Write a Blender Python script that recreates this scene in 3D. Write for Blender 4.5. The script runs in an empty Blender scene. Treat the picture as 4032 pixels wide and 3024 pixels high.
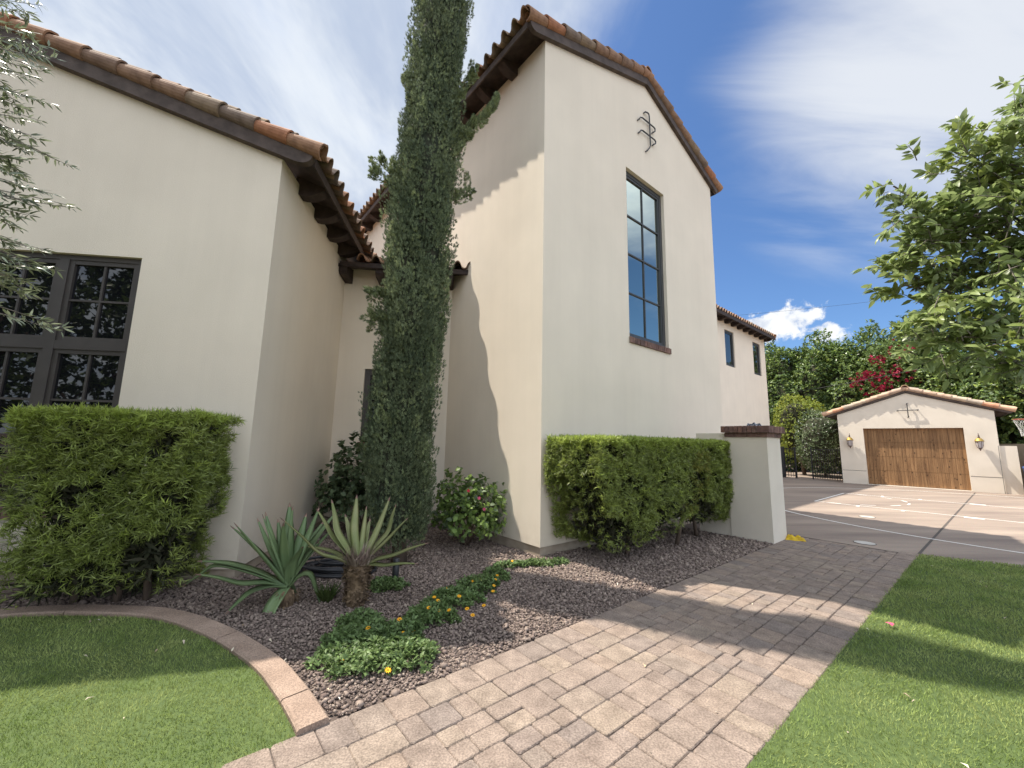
import bpy, math, random
import numpy as np
from mathutils import Matrix, Vector
random.seed(7); RNG = np.random.default_rng(11)
PI = math.pi; R = math.radians
scene = bpy.context.scene
col = scene.collection

# ------------------------------------------------------------------ camera
CAMZ = 1.55
PITCH, ROLL, FPX = R(8.2524), R(1.21597), 1574.15          # focal length in pixels of a 4032 px wide picture
cp, sp, cr, sr = math.cos(PITCH), math.sin(PITCH), math.cos(ROLL), math.sin(ROLL)
CR = np.array([[cr, -sr, 0], [sr, cr, 0], [0, 0, 1]]) @ np.array([[1, 0, 0], [0, sp, -cp], [0, cp, sp]])
cam = bpy.data.cameras.new('camera'); camo = bpy.data.objects.new('camera', cam); col.objects.link(camo)
cam.sensor_width = 36; cam.lens = FPX / 4032 * 36; cam.clip_start = 0.05; cam.clip_end = 3000
mw = Matrix.Identity(4)
for i in range(3):
    mw[i][0] = CR[0][i]; mw[i][1] = -CR[1][i]; mw[i][2] = -CR[2][i]
mw.translation = (0, 0, CAMZ)
camo.matrix_world = mw
scene.camera = camo
scene.cycles.diffuse_bounces = 10; scene.cycles.max_bounces = 14
scene.render.resolution_x, scene.render.resolution_y = 1024, 768

def ray(u, v):                                              # direction seen at a point of the photograph (2212 px wide view)
    k = 4032 / 2212
    d = CR.T @ np.array([(u * k - 2016) / FPX, (v * k - 1512) / FPX, 1.0])
    return d / np.linalg.norm(d)
def at(u, v, dist):                                         # point at a horizontal distance
    d = ray(u, v); return np.array([0, 0, CAMZ]) + d * (dist / math.hypot(d[0], d[1]))
def gnd(u, v, z=0.0):
    d = ray(u, v); return np.array([0, 0, CAMZ]) + d * ((z - CAMZ) / d[2])

# ------------------------------------------------------------------ light and sky
SUN_H, SUN_E = R(-64.6), R(62.2)                            # heading (clockwise from +Y) and height of the sun
EXPOSURE = 1.68
scene.view_settings.view_transform = 'Standard'; scene.view_settings.look = 'None'
scene.view_settings.exposure = EXPOSURE; scene.view_settings.gamma = 1
sun = bpy.data.lights.new('sun', 'SUN'); suno = bpy.data.objects.new('sun', sun); col.objects.link(suno)
sun.energy = 2.6; sun.angle = R(0.55); sun.color = (1.0, 0.93, 0.82)
sd = Vector((math.sin(SUN_H) * math.cos(SUN_E), math.cos(SUN_H) * math.cos(SUN_E), math.sin(SUN_E)))
suno.rotation_euler = sd.to_track_quat('Z', 'Y').to_euler(); suno.location = sd * 60

world = bpy.data.worlds.new('World'); scene.world = world; world.use_nodes = True
wn, wl = world.node_tree.nodes, world.node_tree.links
wn.clear()
def wnode(t, **kw):
    n = wn.new(t)
    for k, v in kw.items(): setattr(n, k, v)
    return n
def wmath(op, a, b=None, c=None, clamp=False):
    n = wnode('ShaderNodeMath', operation=op, use_clamp=clamp)
    for i, x in enumerate((a, b, c)):
        if x is None: continue
        if isinstance(x, (int, float)): n.inputs[i].default_value = x
        else: wl.new(x, n.inputs[i])
    return n.outputs[0]
def wdot(vec, d):
    n = wnode('ShaderNodeVectorMath', operation='DOT_PRODUCT'); wl.new(vec, n.inputs[0]); n.inputs[1].default_value = tuple(d)
    return n.outputs['Value']
def wsmooth(x, lo, hi):
    n = wnode('ShaderNodeMapRange', interpolation_type='SMOOTHSTEP'); wl.new(x, n.inputs[0])
    n.inputs[1].default_value = lo; n.inputs[2].default_value = hi
    return n.outputs[0]
out = wnode('ShaderNodeOutputWorld'); bg = wnode('ShaderNodeBackground'); wl.new(bg.outputs[0], out.inputs[0])
sky = wnode('ShaderNodeTexSky', sky_type='NISHITA'); sky.sun_disc = False
sky.sun_elevation = SUN_E; sky.sun_rotation = SUN_H % (2 * PI); sky.air_density = 1.0; sky.dust_density = 0.6; sky.ozone_density = 2.2
SKYS = 0.15
bg.inputs[1].default_value = SKYS
tc = wnode('ShaderNodeTexCoord'); dvec = tc.outputs['Generated']
sep = wnode('ShaderNodeSeparateXYZ'); wl.new(dvec, sep.inputs[0])
zz = wmath('ADD', wmath('MAXIMUM', sep.outputs[2], 0.0), 0.16)
comb = wnode('ShaderNodeCombineXYZ'); wl.new(wmath('DIVIDE', sep.outputs[0], zz), comb.inputs[0]); wl.new(wmath('DIVIDE', sep.outputs[1], zz), comb.inputs[1])
def wnoise(vec, scale, detail, rough, dist=0.0, off=(0, 0, 0), stretch=(1, 1, 1), rot=0.0):
    mp = wnode('ShaderNodeMapping'); wl.new(vec, mp.inputs[0]); mp.inputs[1].default_value = off; mp.inputs[2].default_value = (0, 0, rot); mp.inputs[3].default_value = stretch
    n = wnode('ShaderNodeTexNoise'); wl.new(mp.outputs[0], n.inputs['Vector'])
    n.inputs['Scale'].default_value = scale; n.inputs['Detail'].default_value = detail; n.inputs['Roughness'].default_value = rough; n.inputs['Distortion'].default_value = dist
    return n.outputs['Fac']
# veil of high cloud: thick to the left and overhead, open blue towards the right
nA = wnoise(comb.outputs[0], 1.5, 8, 0.58, 0.35, (3.1, 0.4, 0), (1.0, 0.55, 1), R(28))
blue = wsmooth(wdot(dvec, ray(1800, 560)), 0.74, 0.965)
b2 = (math.sin(R(86)), math.cos(R(86)), -.06)
blue = wmath('MAXIMUM', blue, wsmooth(wdot(dvec, b2), 0.80, 0.955))
nfac = wmath('ADD', nA, wmath('SUBTRACT', 0.30, wmath('MULTIPLY', blue, 0.52)))
veil = wsmooth(nfac, 0.42, 0.86)
# streak high on the right
nB = wnoise(comb.outputs[0], 2.2, 7, 0.55, 0.5, (1.3, 7.7, 0), (0.45, 1.5, 1), R(35))
st = wsmooth(wdot(dvec, ray(2090, 90)), 0.925, 0.997)
streak = wmath('MULTIPLY', wsmooth(wmath('ADD', nB, wmath('MULTIPLY', st, 0.30)), 0.46, 0.90), wmath('POWER', st, 0.6))
# low cumulus beside the far roof
def cumulus(u, v, a, b, seed):
    d = ray(u, v); r_ = np.cross(d, (0, 0, 1)); r_ /= np.linalg.norm(r_); up = np.cross(r_, d)
    x = wmath('DIVIDE', wdot(dvec, r_), a); y = wmath('DIVIDE', wdot(dvec, up), b)
    rad = wmath('SQRT', wmath('ADD', wmath('MULTIPLY', x, x), wmath('MULTIPLY', y, y)))
    nz = wnoise(dvec, 26, 7, 0.6, 0.3, (seed, 0, 0))
    f = wmath('ADD', wmath('SUBTRACT', 1.0, rad), wmath('MULTIPLY', wmath('SUBTRACT', nz, 0.5), 3.0))
    front = wmath('GREATER_THAN', wdot(dvec, d), 0.5)
    return wmath('MULTIPLY', wsmooth(f, 0.10, 0.55), front), nz
c1, nz1 = cumulus(1694, 692, 0.074, 0.038, 2.0)
c2, nz2 = cumulus(1640, 716, 0.080, 0.036, 5.0)
c3, nz3 = cumulus(1782, 724, 0.040, 0.025, 9.0)
cum = wmath('MAXIMUM', wmath('MAXIMUM', c1, c2), c3)
def wmix(fac, a, b):
    n = wnode('ShaderNodeMix', data_type='RGBA'); wl.new(fac, n.inputs[0])
    for s, i in ((a, 6), (b, 7)):
        if isinstance(s, tuple): n.inputs[i].default_value = (*s, 1)
        else: wl.new(s, n.inputs[i])
    return n.outputs[2]
nC = wnoise(comb.outputs[0], 2.6, 6, 0.6, 0.4, (8.0, 2.0, 0), (1, 0.6, 1), R(25))
veilcol = wmix(wsmooth(nC, 0.36, 0.62), (1.15, 1.32, 1.62), (1.85, 1.95, 2.05))
cumcol = wmix(wsmooth(nz1, 0.35, 0.6), (1.5, 1.62, 1.85), (2.15, 2.2, 2.25))
tint = wnode('ShaderNodeMix', data_type='RGBA', blend_type='MULTIPLY'); tint.inputs[0].default_value = 1
wl.new(sky.outputs[0], tint.inputs[6]); tint.inputs[7].default_value = (0.215, 0.275, 0.345, 1)
# added fill: unseen veil behind us and overhead is brightened for shaded walls
rear_fill = wsmooth(wdot(dvec, (0.26, -0.78, 0.57)), -0.05, 0.75)
bright = wnode('ShaderNodeVectorMath', operation='SCALE'); wl.new(veilcol, bright.inputs[0]); wl.new(wmath('MULTIPLY_ADD', rear_fill, 1.15, 1.0), bright.inputs['Scale']); veilcol = bright.outputs[0]
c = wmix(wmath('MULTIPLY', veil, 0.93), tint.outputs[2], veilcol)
c = wmix(wmath('MULTIPLY', streak, 0.85), c, (1.88, 1.94, 2.02))
c = wmix(cum, c, cumcol)
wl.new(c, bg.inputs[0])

# ------------------------------------------------------------------ helpers: materials
def new_mat(name):
    m = bpy.data.materials.new(name); m.use_nodes = True
    return m, m.node_tree.nodes, m.node_tree.links, m.node_tree.nodes['Principled BSDF']
def M(name, c1, rough=0.85, c2=None, scale=6.0, detail=5, bump=0.0, bscale=80.0, island=0.0, spec=0.3, stretch=(1, 1, 1), trans=0.0, metal=0.0, lo=0.35, hi=0.65, ic=None):
    m, n, l, b = new_mat(name)
    b.inputs['Roughness'].default_value = rough; b.inputs['Specular IOR Level'].default_value = spec; b.inputs['Metallic'].default_value = metal
    tcn = n.new('ShaderNodeTexCoord'); mp = n.new('ShaderNodeMapping'); l.new(tcn.outputs['Object'], mp.inputs[0]); mp.inputs[3].default_value = stretch
    c2 = c2 or tuple(x * 0.8 for x in c1)
    tx = n.new('ShaderNodeTexNoise'); tx.inputs['Scale'].default_value = scale; tx.inputs['Detail'].default_value = detail; l.new(mp.outputs[0], tx.inputs['Vector'])
    mr = n.new('ShaderNodeMapRange'); mr.inputs[1].default_value = lo; mr.inputs[2].default_value = hi; l.new(tx.outputs['Fac'], mr.inputs[0])
    mx = n.new('ShaderNodeMix'); mx.data_type = 'RGBA'; mx.inputs[6].default_value = (*c1, 1); mx.inputs[7].default_value = (*c2, 1); l.new(mr.outputs[0], mx.inputs[0])
    colr = mx.outputs[2]
    if island or ic:
        g = n.new('ShaderNodeNewGeometry')
        if ic:
            rp = n.new('ShaderNodeValToRGB'); rp.color_ramp.interpolation = 'LINEAR'
            els = rp.color_ramp.elements
            while len(els) < len(ic): els.new(0.5)
            for i, cc in enumerate(ic): els[i].position = i / (len(ic) - 1); els[i].color = (*cc, 1)
            l.new(g.outputs['Random Per Island'], rp.inputs[0])
            mi = n.new('ShaderNodeMix'); mi.data_type = 'RGBA'; mi.blend_type = 'MULTIPLY'; mi.inputs[0].default_value = 1
            l.new(rp.outputs[0], mi.inputs[6])
            sc = n.new('ShaderNodeMix'); sc.data_type = 'RGBA'; sc.inputs[6].default_value = (1, 1, 1, 1); sc.inputs[7].default_value = (0.62, 0.6, 0.6, 1); l.new(mr.outputs[0], sc.inputs[0])
            l.new(sc.outputs[2], mi.inputs[7]); colr = mi.outputs[2]
        else:
            hv = n.new('ShaderNodeHueSaturation'); mr2 = n.new('ShaderNodeMapRange')
            mr2.inputs[3].default_value = 1 - island; mr2.inputs[4].default_value = 1 + island
            l.new(g.outputs['Random Per Island'], mr2.inputs[0]); l.new(mr2.outputs[0], hv.inputs['Value']); l.new(colr, hv.inputs['Color']); colr = hv.outputs[0]
    l.new(colr, b.inputs['Base Color'])
    if bump:
        t2 = n.new('ShaderNodeTexNoise'); t2.inputs['Scale'].default_value = bscale; t2.inputs['Detail'].default_value = 4; l.new(mp.outputs[0], t2.inputs['Vector'])
        bp = n.new('ShaderNodeBump'); bp.inputs['Strength'].default_value = bump; bp.inputs['Distance'].default_value = 0.01
        l.new(t2.outputs['Fac'], bp.inputs['Height']); l.new(bp.outputs[0], b.inputs['Normal'])
    if trans:
        tr = n.new('ShaderNodeBsdfTranslucent'); l.new(colr, tr.inputs[0]); ms = n.new('ShaderNodeMixShader'); ms.inputs[0].default_value = trans
        l.new(b.outputs[0], ms.inputs[1]); l.new(tr.outputs[0], ms.inputs[2]); l.new(ms.outputs[0], n['Material Output'].inputs[0])
    return m

STUCCO = (0.83, 0.73, 0.60)
m_stucco = M('stucco', STUCCO, 0.92, tuple(x * 0.925 for x in STUCCO), 1.1, 7, 0.55, 170, spec=0.15, lo=0.3, hi=0.7)
def weather(m):
    n, l = m.node_tree.nodes, m.node_tree.links; b = n['Principled BSDF']; src = b.inputs['Base Color'].links[0].from_socket
    g_ = n.new('ShaderNodeNewGeometry'); mp = n.new('ShaderNodeMapping'); mp.inputs[3].default_value = (2.6, 2.6, .16); l.new(g_.outputs['Position'], mp.inputs[0])
    t = n.new('ShaderNodeTexNoise'); t.inputs['Scale'].default_value = 1.6; t.inputs['Detail'].default_value = 6; t.inputs['Roughness'].default_value = .65; l.new(mp.outputs[0], t.inputs['Vector'])
    r = n.new('ShaderNodeMapRange'); r.inputs[1].default_value = .42; r.inputs[2].default_value = .8; r.inputs[3].default_value = 0; r.inputs[4].default_value = .11; l.new(t.outputs['Fac'], r.inputs[0])
    sp_ = n.new('ShaderNodeSeparateXYZ'); l.new(g_.outputs['Position'], sp_.inputs[0]); h = n.new('ShaderNodeMapRange'); h.inputs[1].default_value = .10; h.inputs[2].default_value = .55; h.inputs[3].default_value = .55; h.inputs[4].default_value = 0; l.new(sp_.outputs[2], h.inputs[0])
    t2 = n.new('ShaderNodeTexNoise'); t2.inputs['Scale'].default_value = 9; t2.inputs['Detail'].default_value = 5; l.new(g_.outputs['Position'], t2.inputs['Vector']); mm = n.new('ShaderNodeMath'); mm.operation = 'MULTIPLY'; l.new(h.outputs[0], mm.inputs[0]); l.new(t2.outputs['Fac'], mm.inputs[1])
    ad = n.new('ShaderNodeMath'); ad.operation = 'ADD'; ad.use_clamp = True; l.new(mm.outputs[0], ad.inputs[0]); l.new(r.outputs[0], ad.inputs[1])
    mx = n.new('ShaderNodeMix'); mx.data_type = 'RGBA'; l.new(ad.outputs[0], mx.inputs[0]); l.new(src, mx.inputs[6]); mx.inputs[7].default_value = (0.50, 0.43, 0.34, 1); l.new(mx.outputs[2], b.inputs['Base Color'])
weather(m_stucco)
m_stucco_g = M('stucco_white', (0.76, 0.68, 0.575), 0.92, (0.70, 0.625, 0.525), 1.5, 7, 0.5, 150, spec=0.15)
m_found = M('concrete_base', (0.45, 0.37, 0.29), 0.95, (0.36, 0.29, 0.22), 6, 6, 0.4, 90)
m_darkwood = M('stained_wood', (0.060, 0.042, 0.036), 0.7, (0.034, 0.023, 0.020), 9, 6, 0.3, 60, stretch=(1, 1, 1))
m_board = M('weathered_wood', (0.105, 0.078, 0.066), 0.75, (0.062, 0.045, 0.038), 7, 6, 0.3, 60)
CLAY = [(0.40, 0.175, 0.095), (0.33, 0.235, 0.155), (0.20, 0.155, 0.125), (0.36, 0.20, 0.12), (0.15, 0.125, 0.11), (0.43, 0.29, 0.185)]
m_tile = M('clay_tile', CLAY[0], 0.88, None, 9, 6, 0.35, 60, ic=CLAY, lo=0.4, hi=0.72)
CLAY2 = [(0.62, 0.30, 0.18), (0.58, 0.44, 0.31), (0.42, 0.36, 0.29), (0.60, 0.38, 0.25), (0.36, 0.31, 0.26), (0.64, 0.48, 0.35)]
m_tile_g = M('clay_tile_light', CLAY2[0], 0.88, None, 7, 6, 0.35, 60, ic=CLAY2, lo=0.4, hi=0.75)
m_metal = M('window_bronze', (0.062, 0.052, 0.047), 0.45, (0.05, 0.042, 0.038), 4, spec=0.5)
m_metal2 = M('window_grey', (0.055, 0.056, 0.058), 0.45, (0.045, 0.046, 0.048), 4, spec=0.5)
m_iron = M('wrought_iron', (0.035, 0.037, 0.042), 0.55, (0.06, 0.055, 0.055), 20, spec=0.4)
m_brick = M('brick', (0.2, 0.1, 0.075), 0.9, None, 14, 5, 0.5, 90, ic=[(0.24, 0.13, 0.10), (0.17, 0.10, 0.085), (0.27, 0.16, 0.125), (0.13, 0.085, 0.075)])
m_mortar = M('mortar', (0.36, 0.31, 0.26), 0.95, None, 20)
def glass(name, c, ior, rough=0.015, spec=0.5):
    m, n, l, b = new_mat(name)
    b.inputs['Base Color'].default_value = (*c, 1); b.inputs['Roughness'].default_value = rough; b.inputs['IOR'].default_value = ior; b.inputs['Specular IOR Level'].default_value = spec
    t = n.new('ShaderNodeTexCoord'); x = n.new('ShaderNodeTexNoise'); x.inputs['Scale'].default_value = 0.8; l.new(t.outputs['Object'], x.inputs['Vector'])
    bp = n.new('ShaderNodeBump'); bp.inputs['Strength'].default_value = 0.05; bp.inputs['Distance'].default_value = 0.02; l.new(x.outputs['Fac'], bp.inputs['Height']); l.new(bp.outputs[0], b.inputs['Normal'])
    return m
m_glass = glass('dark_glass', (0.006, 0.006, 0.008), 1.6)
m_glass_t = glass('reflective_glass', (0.46, 0.51, 0.45), 1.5); m_glass_t.node_tree.nodes['Principled BSDF'].inputs['Metallic'].default_value = 1.0
m_glass_b = glass('green_glass', (0.012, 0.016, 0.012), 1.9)

# ------------------------------------------------------------------ helpers: meshes and objects
def tag(o, label=None, cat=None, group=None, kind=None):
    if label: o['label'] = label
    if cat: o['category'] = cat
    if group: o['group'] = group
    if kind: o['kind'] = kind
    return o
def empty(name, loc, rotz=0.0):
    o = bpy.data.objects.new(name, None); o.empty_display_size = 0.2; o.location = loc; o.rotation_euler = (0, 0, rotz); col.objects.link(o)
    return o
def link(name, me, parent=None, mats=(), smooth=False, loc=None):
    for m in mats: me.materials.append(m)
    if smooth: me.polygons.foreach_set('use_smooth', np.ones(len(me.polygons), bool))
    o = bpy.data.objects.new(name, me); col.objects.link(o)
    if parent: o.parent = parent
    if loc is not None: o.location = loc
    return o
class MB:
    def __init__(s, mat=None): s.v = []; s.f = []; s.mi = []; s.M = mat or Matrix.Identity(4); s.cur = 0
    def add(s, vs, fs):
        o = len(s.v); s.v += [tuple(s.M @ Vector(p)) for p in vs]; s.f += [tuple(i + o for i in f) for f in fs]; s.mi += [s.cur] * len(fs)
    def box(s, x0, x1, y0, y1, z0, z1):
        s.add([(x0, y0, z0), (x1, y0, z0), (x1, y1, z0), (x0, y1, z0), (x0, y0, z1), (x1, y0, z1), (x1, y1, z1), (x0, y1, z1)],
              [(0, 3, 2, 1), (4, 5, 6, 7), (0, 1, 5, 4), (1, 2, 6, 5), (2, 3, 7, 6), (3, 0, 4, 7)])
    def cbox(s, x0, x1, y0, y1, z0, z1, c=0.01):              # box with chamfered top edges
        s.add([(x0, y0, z0), (x1, y0, z0), (x1, y1, z0), (x0, y1, z0), (x0, y0, z1 - c), (x1, y0, z1 - c), (x1, y1, z1 - c), (x0, y1, z1 - c),
               (x0 + c, y0 + c, z1), (x1 - c, y0 + c, z1), (x1 - c, y1 - c, z1), (x0 + c, y1 - c, z1)],
              [(0, 3, 2, 1), (0, 1, 5, 4), (1, 2, 6, 5), (2, 3, 7, 6), (3, 0, 4, 7), (4, 5, 9, 8), (5, 6, 10, 9), (6, 7, 11, 10), (7, 4, 8, 11), (8, 9, 10, 11)])
    def quad(s, a, b, c_, d): s.add([a, b, c_, d], [(0, 1, 2, 3)])
    def extrude(s, poly, vec):                                # closed solid from a flat polygon
        n = len(poly); v = Vector(vec)
        s.add(list(poly) + [tuple(Vector(p) + v) for p in poly], [tuple(range(n)), tuple(range(2 * n - 1, n - 1, -1))] + [(i, (i + 1) % n, n + (i + 1) % n, n + i)[::-1] for i in range(n)])
    def tube(s, path, rad, sides=8, caps=True):
        P = [Vector(p) for p in path]; n = len(P); rs = rad if hasattr(rad, '__len__') else [rad] * n
        vs = []; up = None
        for i, p in enumerate(P):
            t = (P[min(i + 1, n - 1)] - P[max(i - 1, 0)]).normalized()
            if up is None: up = t.orthogonal().normalized()
            up = (up - t * up.dot(t)).normalized(); w = t.cross(up)
            for k in range(sides):
                a = 2 * PI * k / sides; vs.append(tuple(p + (up * math.cos(a) + w * math.sin(a)) * rs[i]))
        fs = [(i * sides + k, i * sides + (k + 1) % sides, (i + 1) * sides + (k + 1) % sides, (i + 1) * sides + k) for i in range(n - 1) for k in range(sides)]
        if caps: fs += [tuple(range(sides))[::-1], tuple(range((n - 1) * sides, n * sides))]
        s.add(vs, fs)
    def lathe(s, prof, cx=0, cy=0, sides=20, squash=1.0):
        vs = [(cx + r * math.cos(2 * PI * k / sides), cy + r * squash * math.sin(2 * PI * k / sides), z) for r, z in prof for k in range(sides)]
        n = len(prof); s.add(vs, [(i * sides + k, i * sides + (k + 1) % sides, (i + 1) * sides + (k + 1) % sides, (i + 1) * sides + k) for i in range(n - 1) for k in range(sides)])
    def build(s, name, mats, parent=None, smooth=False, loc=None):
        me = bpy.data.meshes.new(name); me.from_pydata(s.v, [], s.f); 
        o = link(name, me, parent, mats if isinstance(mats, (list, tuple)) else [mats], smooth, loc)
        if any(s.mi): me.polygons.foreach_set('material_index', s.mi)
        me.update(); return o
def np_mesh(name, V, F, mi=None):
    """V (N,k,3) copies of a template with faces F (list of index tuples)"""
    N, k, _ = V.shape; tot = np.array([len(f) for f in F]); flat = np.concatenate([np.array(f) for f in F])
    loops = (flat[None, :] + (np.arange(N) * k)[:, None]).ravel(); totals = np.tile(tot, N); starts = np.concatenate([[0], np.cumsum(totals)[:-1]])
    me = bpy.data.meshes.new(name); me.vertices.add(N * k); me.vertices.foreach_set('co', V.astype(np.float32).ravel())
    me.loops.add(len(loops)); me.loops.foreach_set('vertex_index', loops.astype(np.int32))
    me.polygons.add(len(totals)); me.polygons.foreach_set('loop_start', starts.astype(np.int32)); me.polygons.foreach_set('loop_total', totals.astype(np.int32))
    if mi is not None: me.polygons.foreach_set('material_index', np.repeat(mi, len(F)).astype(np.int32))
    me.update(calc_edges=True); return me
def unit(a): return a / np.maximum(np.linalg.norm(a, axis=-1, keepdims=True), 1e-9)
def rnd_unit(n): return unit(RNG.normal(size=(n, 3)))
def leaf_tmpl(w=0.18, fold=0.25, curl=0.12, kind='full'):
    if kind == 'blade':                                       # 2 quads, bent along its length
        return np.array([(-w, 0.35, w * fold), (0, 0, 0), (w, 0.35, w * fold), (0, 1, -curl), (0, 0.4, -curl * .2)]), [(1, 4, 3, 0), (1, 2, 3, 4)]
    T = np.array([(0, 0, 0), (-w, .33, w * fold), (0, .33, 0), (w, .33, w * fold), (-w * .75, .68, w * fold - curl * .4), (0, .68, -curl * .4), (w * .75, .68, w * fold - curl * .4), (0, 1, -curl)])
    return T, [(0, 2, 1), (0, 3, 2), (1, 2, 5, 4), (2, 3, 6, 5), (4, 5, 7), (5, 6, 7)]
def place(T, pos, d, nrm, size):
    d = unit(d); s = unit(np.cross(d, nrm)); n = np.cross(s, d); size = np.broadcast_to(size, (len(pos),))[:, None, None]
    return pos[:, None] + size * (T[None, :, 0:1] * s[:, None] + T[None, :, 1:2] * d[:, None] + T[None, :, 2:3] * n[:, None])
def hd(deg): return np.array([math.sin(R(deg)), math.cos(R(deg)), 0.0])
def sn(p, f, s=0.0):                                          # cheap smooth noise in -1..1
    x, y, z = p[:, 0] * f, p[:, 1] * f, p[:, 2] * f
    return (np.sin(x * 1.7 + 2.1 * np.sin(y * 1.3 + s) + s) + np.sin(y * 1.9 + 1.7 * np.sin(z * 1.5 + s * 2)) + np.sin(z * 1.6 + 1.9 * np.sin(x * 1.2 - s))) / 3

# ------------------------------------------------------------------ frames of the place
A, B = hd(50.6), hd(50.6 - 90)                                # along the tower's window wall, and away from us behind it
C, D = hd(83.1), hd(83.1 - 90)                                # along the front of the left wing, and behind it
NP_ = np.array([A[1], -A[0], 0])                              # across the paved path, towards the lawn
T0 = np.array([0.432, 5.739, 0.0]); C0 = np.array([-3.002, 4.668, 0.0])
def TW(a, b, z=0.0): return T0 + A * a + B * b + np.array([0, 0, z])
def LW(x, y, z=0.0): return C0 + C * x + D * y + np.array([0, 0, z])
def frame(o, deg): return Matrix.Translation(Vector(o)) @ Matrix.Rotation(R(90 - deg), 4, 'Z')
MT, ML = frame(T0, 50.6), frame(C0, 83.1)

# ================================================================== GROUND
m_dirt = M('dry_earth', (0.17, 0.12, 0.09), 0.95, (0.11, 0.08, 0.065), 3, 6, 0.5, 40)
g = MB(); g.quad((-400, -400, -0.035), (400, -400, -0.035), (400, 400, -0.035), (-400, 400, -0.035))
tag(g.build('ground', m_dirt), kind='structure')

def flat(name, pts, z, mat, kind='structure'):
    mb = MB(); mb.add([(p[0], p[1], z) for p in pts], [tuple(range(len(pts)))]); o = mb.build(name, mat); tag(o, kind=kind); return o
def PS(s, n): return A * s + NP_ * n                          # along the path, across it
PL, PR, SEND = -2.515, -0.945, 8.72
# gravel bed
m_bed = M('bed_soil', (0.115, 0.088, 0.075), 0.95, (0.07, 0.054, 0.047), 25, 6, 0.6, 70)
flat('gravel_bed', [PS(-6, PL + .05), PS(8.6, PL + .05), PS(8.9, PL - .9), TW(5.9, -.3), TW(5.9, 0.2), TW(0, 3), LW(2.4, 3.1), LW(-9, 3.1), LW(-9, -5)], -0.012, m_bed)
# driveway with court
def driveway_mat():
    m, n, l, b = new_mat('driveway_concrete'); b.inputs['Roughness'].default_value = 0.85; b.inputs['Specular IOR Level'].default_value = 0.25
    t = n.new('ShaderNodeTexCoord'); mp = n.new('ShaderNodeMapping'); mp.inputs[2].default_value = (0, 0, R(-40)); mp.inputs[3].default_value = (0.22, 1.3, 1); l.new(t.outputs['Object'], mp.inputs[0])
    x = n.new('ShaderNodeTexNoise'); x.inputs['Scale'].default_value = 1.1; x.inputs['Detail'].default_value = 7; x.inputs['Roughness'].default_value = 0.62; l.new(mp.outputs[0], x.inputs['Vector'])
    r = n.new('ShaderNodeValToRGB'); e = r.color_ramp.elements; e[0].position = .34; e[0].color = (0.185, 0.145, 0.122, 1); e[1].position = .68; e[1].color = (0.31, 0.248, 0.20, 1)
    q = e.new(.5); q.color = (0.245, 0.194, 0.158, 1); l.new(x.outputs['Fac'], r.inputs[0])
    y = n.new('ShaderNodeTexNoise'); y.inputs['Scale'].default_value = 55; y.inputs['Detail'].default_value = 3; l.new(t.outputs['Object'], y.inputs['Vector'])
    mx = n.new('ShaderNodeMix'); mx.data_type = 'RGBA'; mx.blend_type = 'OVERLAY'; mx.inputs[0].default_value = .35; l.new(r.outputs[0], mx.inputs[6]); l.new(y.outputs['Color'], mx.inputs[7]); l.new(mx.outputs[2], b.inputs['Base Color'])
    return m
m_drive = driveway_mat()
LC = np.array([6.21, 6.34, 0]); LDIR = hd(118.2)              # corner of the right lawn and its far edge
flat('driveway', [PS(SEND - .004, PL - .25), PS(SEND - .004, PR), LC + LDIR * 14, LC + LDIR * 30 + A * 20, TW(32, -14), TW(28, -1.0), TW(28, 4.5), TW(5.9, 4.5), TW(5.9, -0.6), TW(4.25, -.9)], -0.004, m_drive)
m_joint = M('joint', (0.10, 0.085, 0.075), 0.95)
def strip(pts, w, z):
    P = [np.array([p[0], p[1], 0.0]) for p in pts]; mb = MB(); vs = []
    for i, p in enumerate(P):
        t = unit(P[min(i + 1, len(P) - 1)] - P[max(i - 1, 0)]); nn = np.array([-t[1], t[0], 0]) * w / 2
        vs += [tuple(p - nn + [0, 0, z]), tuple(p + nn + [0, 0, z])]
    mb.add(vs, [(2 * i, 2 * i + 1, 2 * i + 3, 2 * i + 2) for i in range(len(P) - 1)])
    return mb
seam = strip([LC + A * .02, (17.9, 15.76)], 0.035, 0.0005); tag(seam.build('driveway_seam', m_joint), kind='structure')
m_line = M('line_paint', (0.82, 0.79, 0.74), 0.7, (0.70, 0.66, 0.60), 9, 6, lo=.45, hi=.75)
FT = np.array([10.47, 13.40, 0]); LN = hd(140.0); LX = hd(50.0); RIM = FT + LN * 4.19
mk = MB()
def addstrip(pts, w):
    s_ = strip(pts, w, 0.001); mk.add(s_.v, s_.f)
for sg in (-1, 1): addstrip([FT + LX * 1.83 * sg - LN * .02, FT + LX * 1.83 * sg + LN * 5.79], 0.05)
addstrip([FT - LX * 1.8, FT + LX * 1.8], 0.05)
for k in range(7):
    a0 = R(8 + k * 25.5); addstrip([FT + LX * 1.83 * math.cos(a0 + R(t)) + LN * 1.83 * math.sin(a0 + R(t)) for t in (0, 4, 8, 12)], 0.05)
for sg in (-1, 1):
    for t in (1.0, 1.9): addstrip([FT + LX * 1.86 * sg + LN * t, FT + LX * 2.03 * sg + LN * t], 0.07)
    addstrip([FT + LX * 1.92 * sg + LN * 2.95, FT + LX * 1.92 * sg + LN * 3.27], 0.19)
addstrip([RIM + 6.28 * (LX * math.cos(R(t)) - LN * math.sin(R(t))) for t in np.linspace(0, 180, 60)], 0.055)
tag(mk.build('court_marking', m_line), kind='structure')

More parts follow.
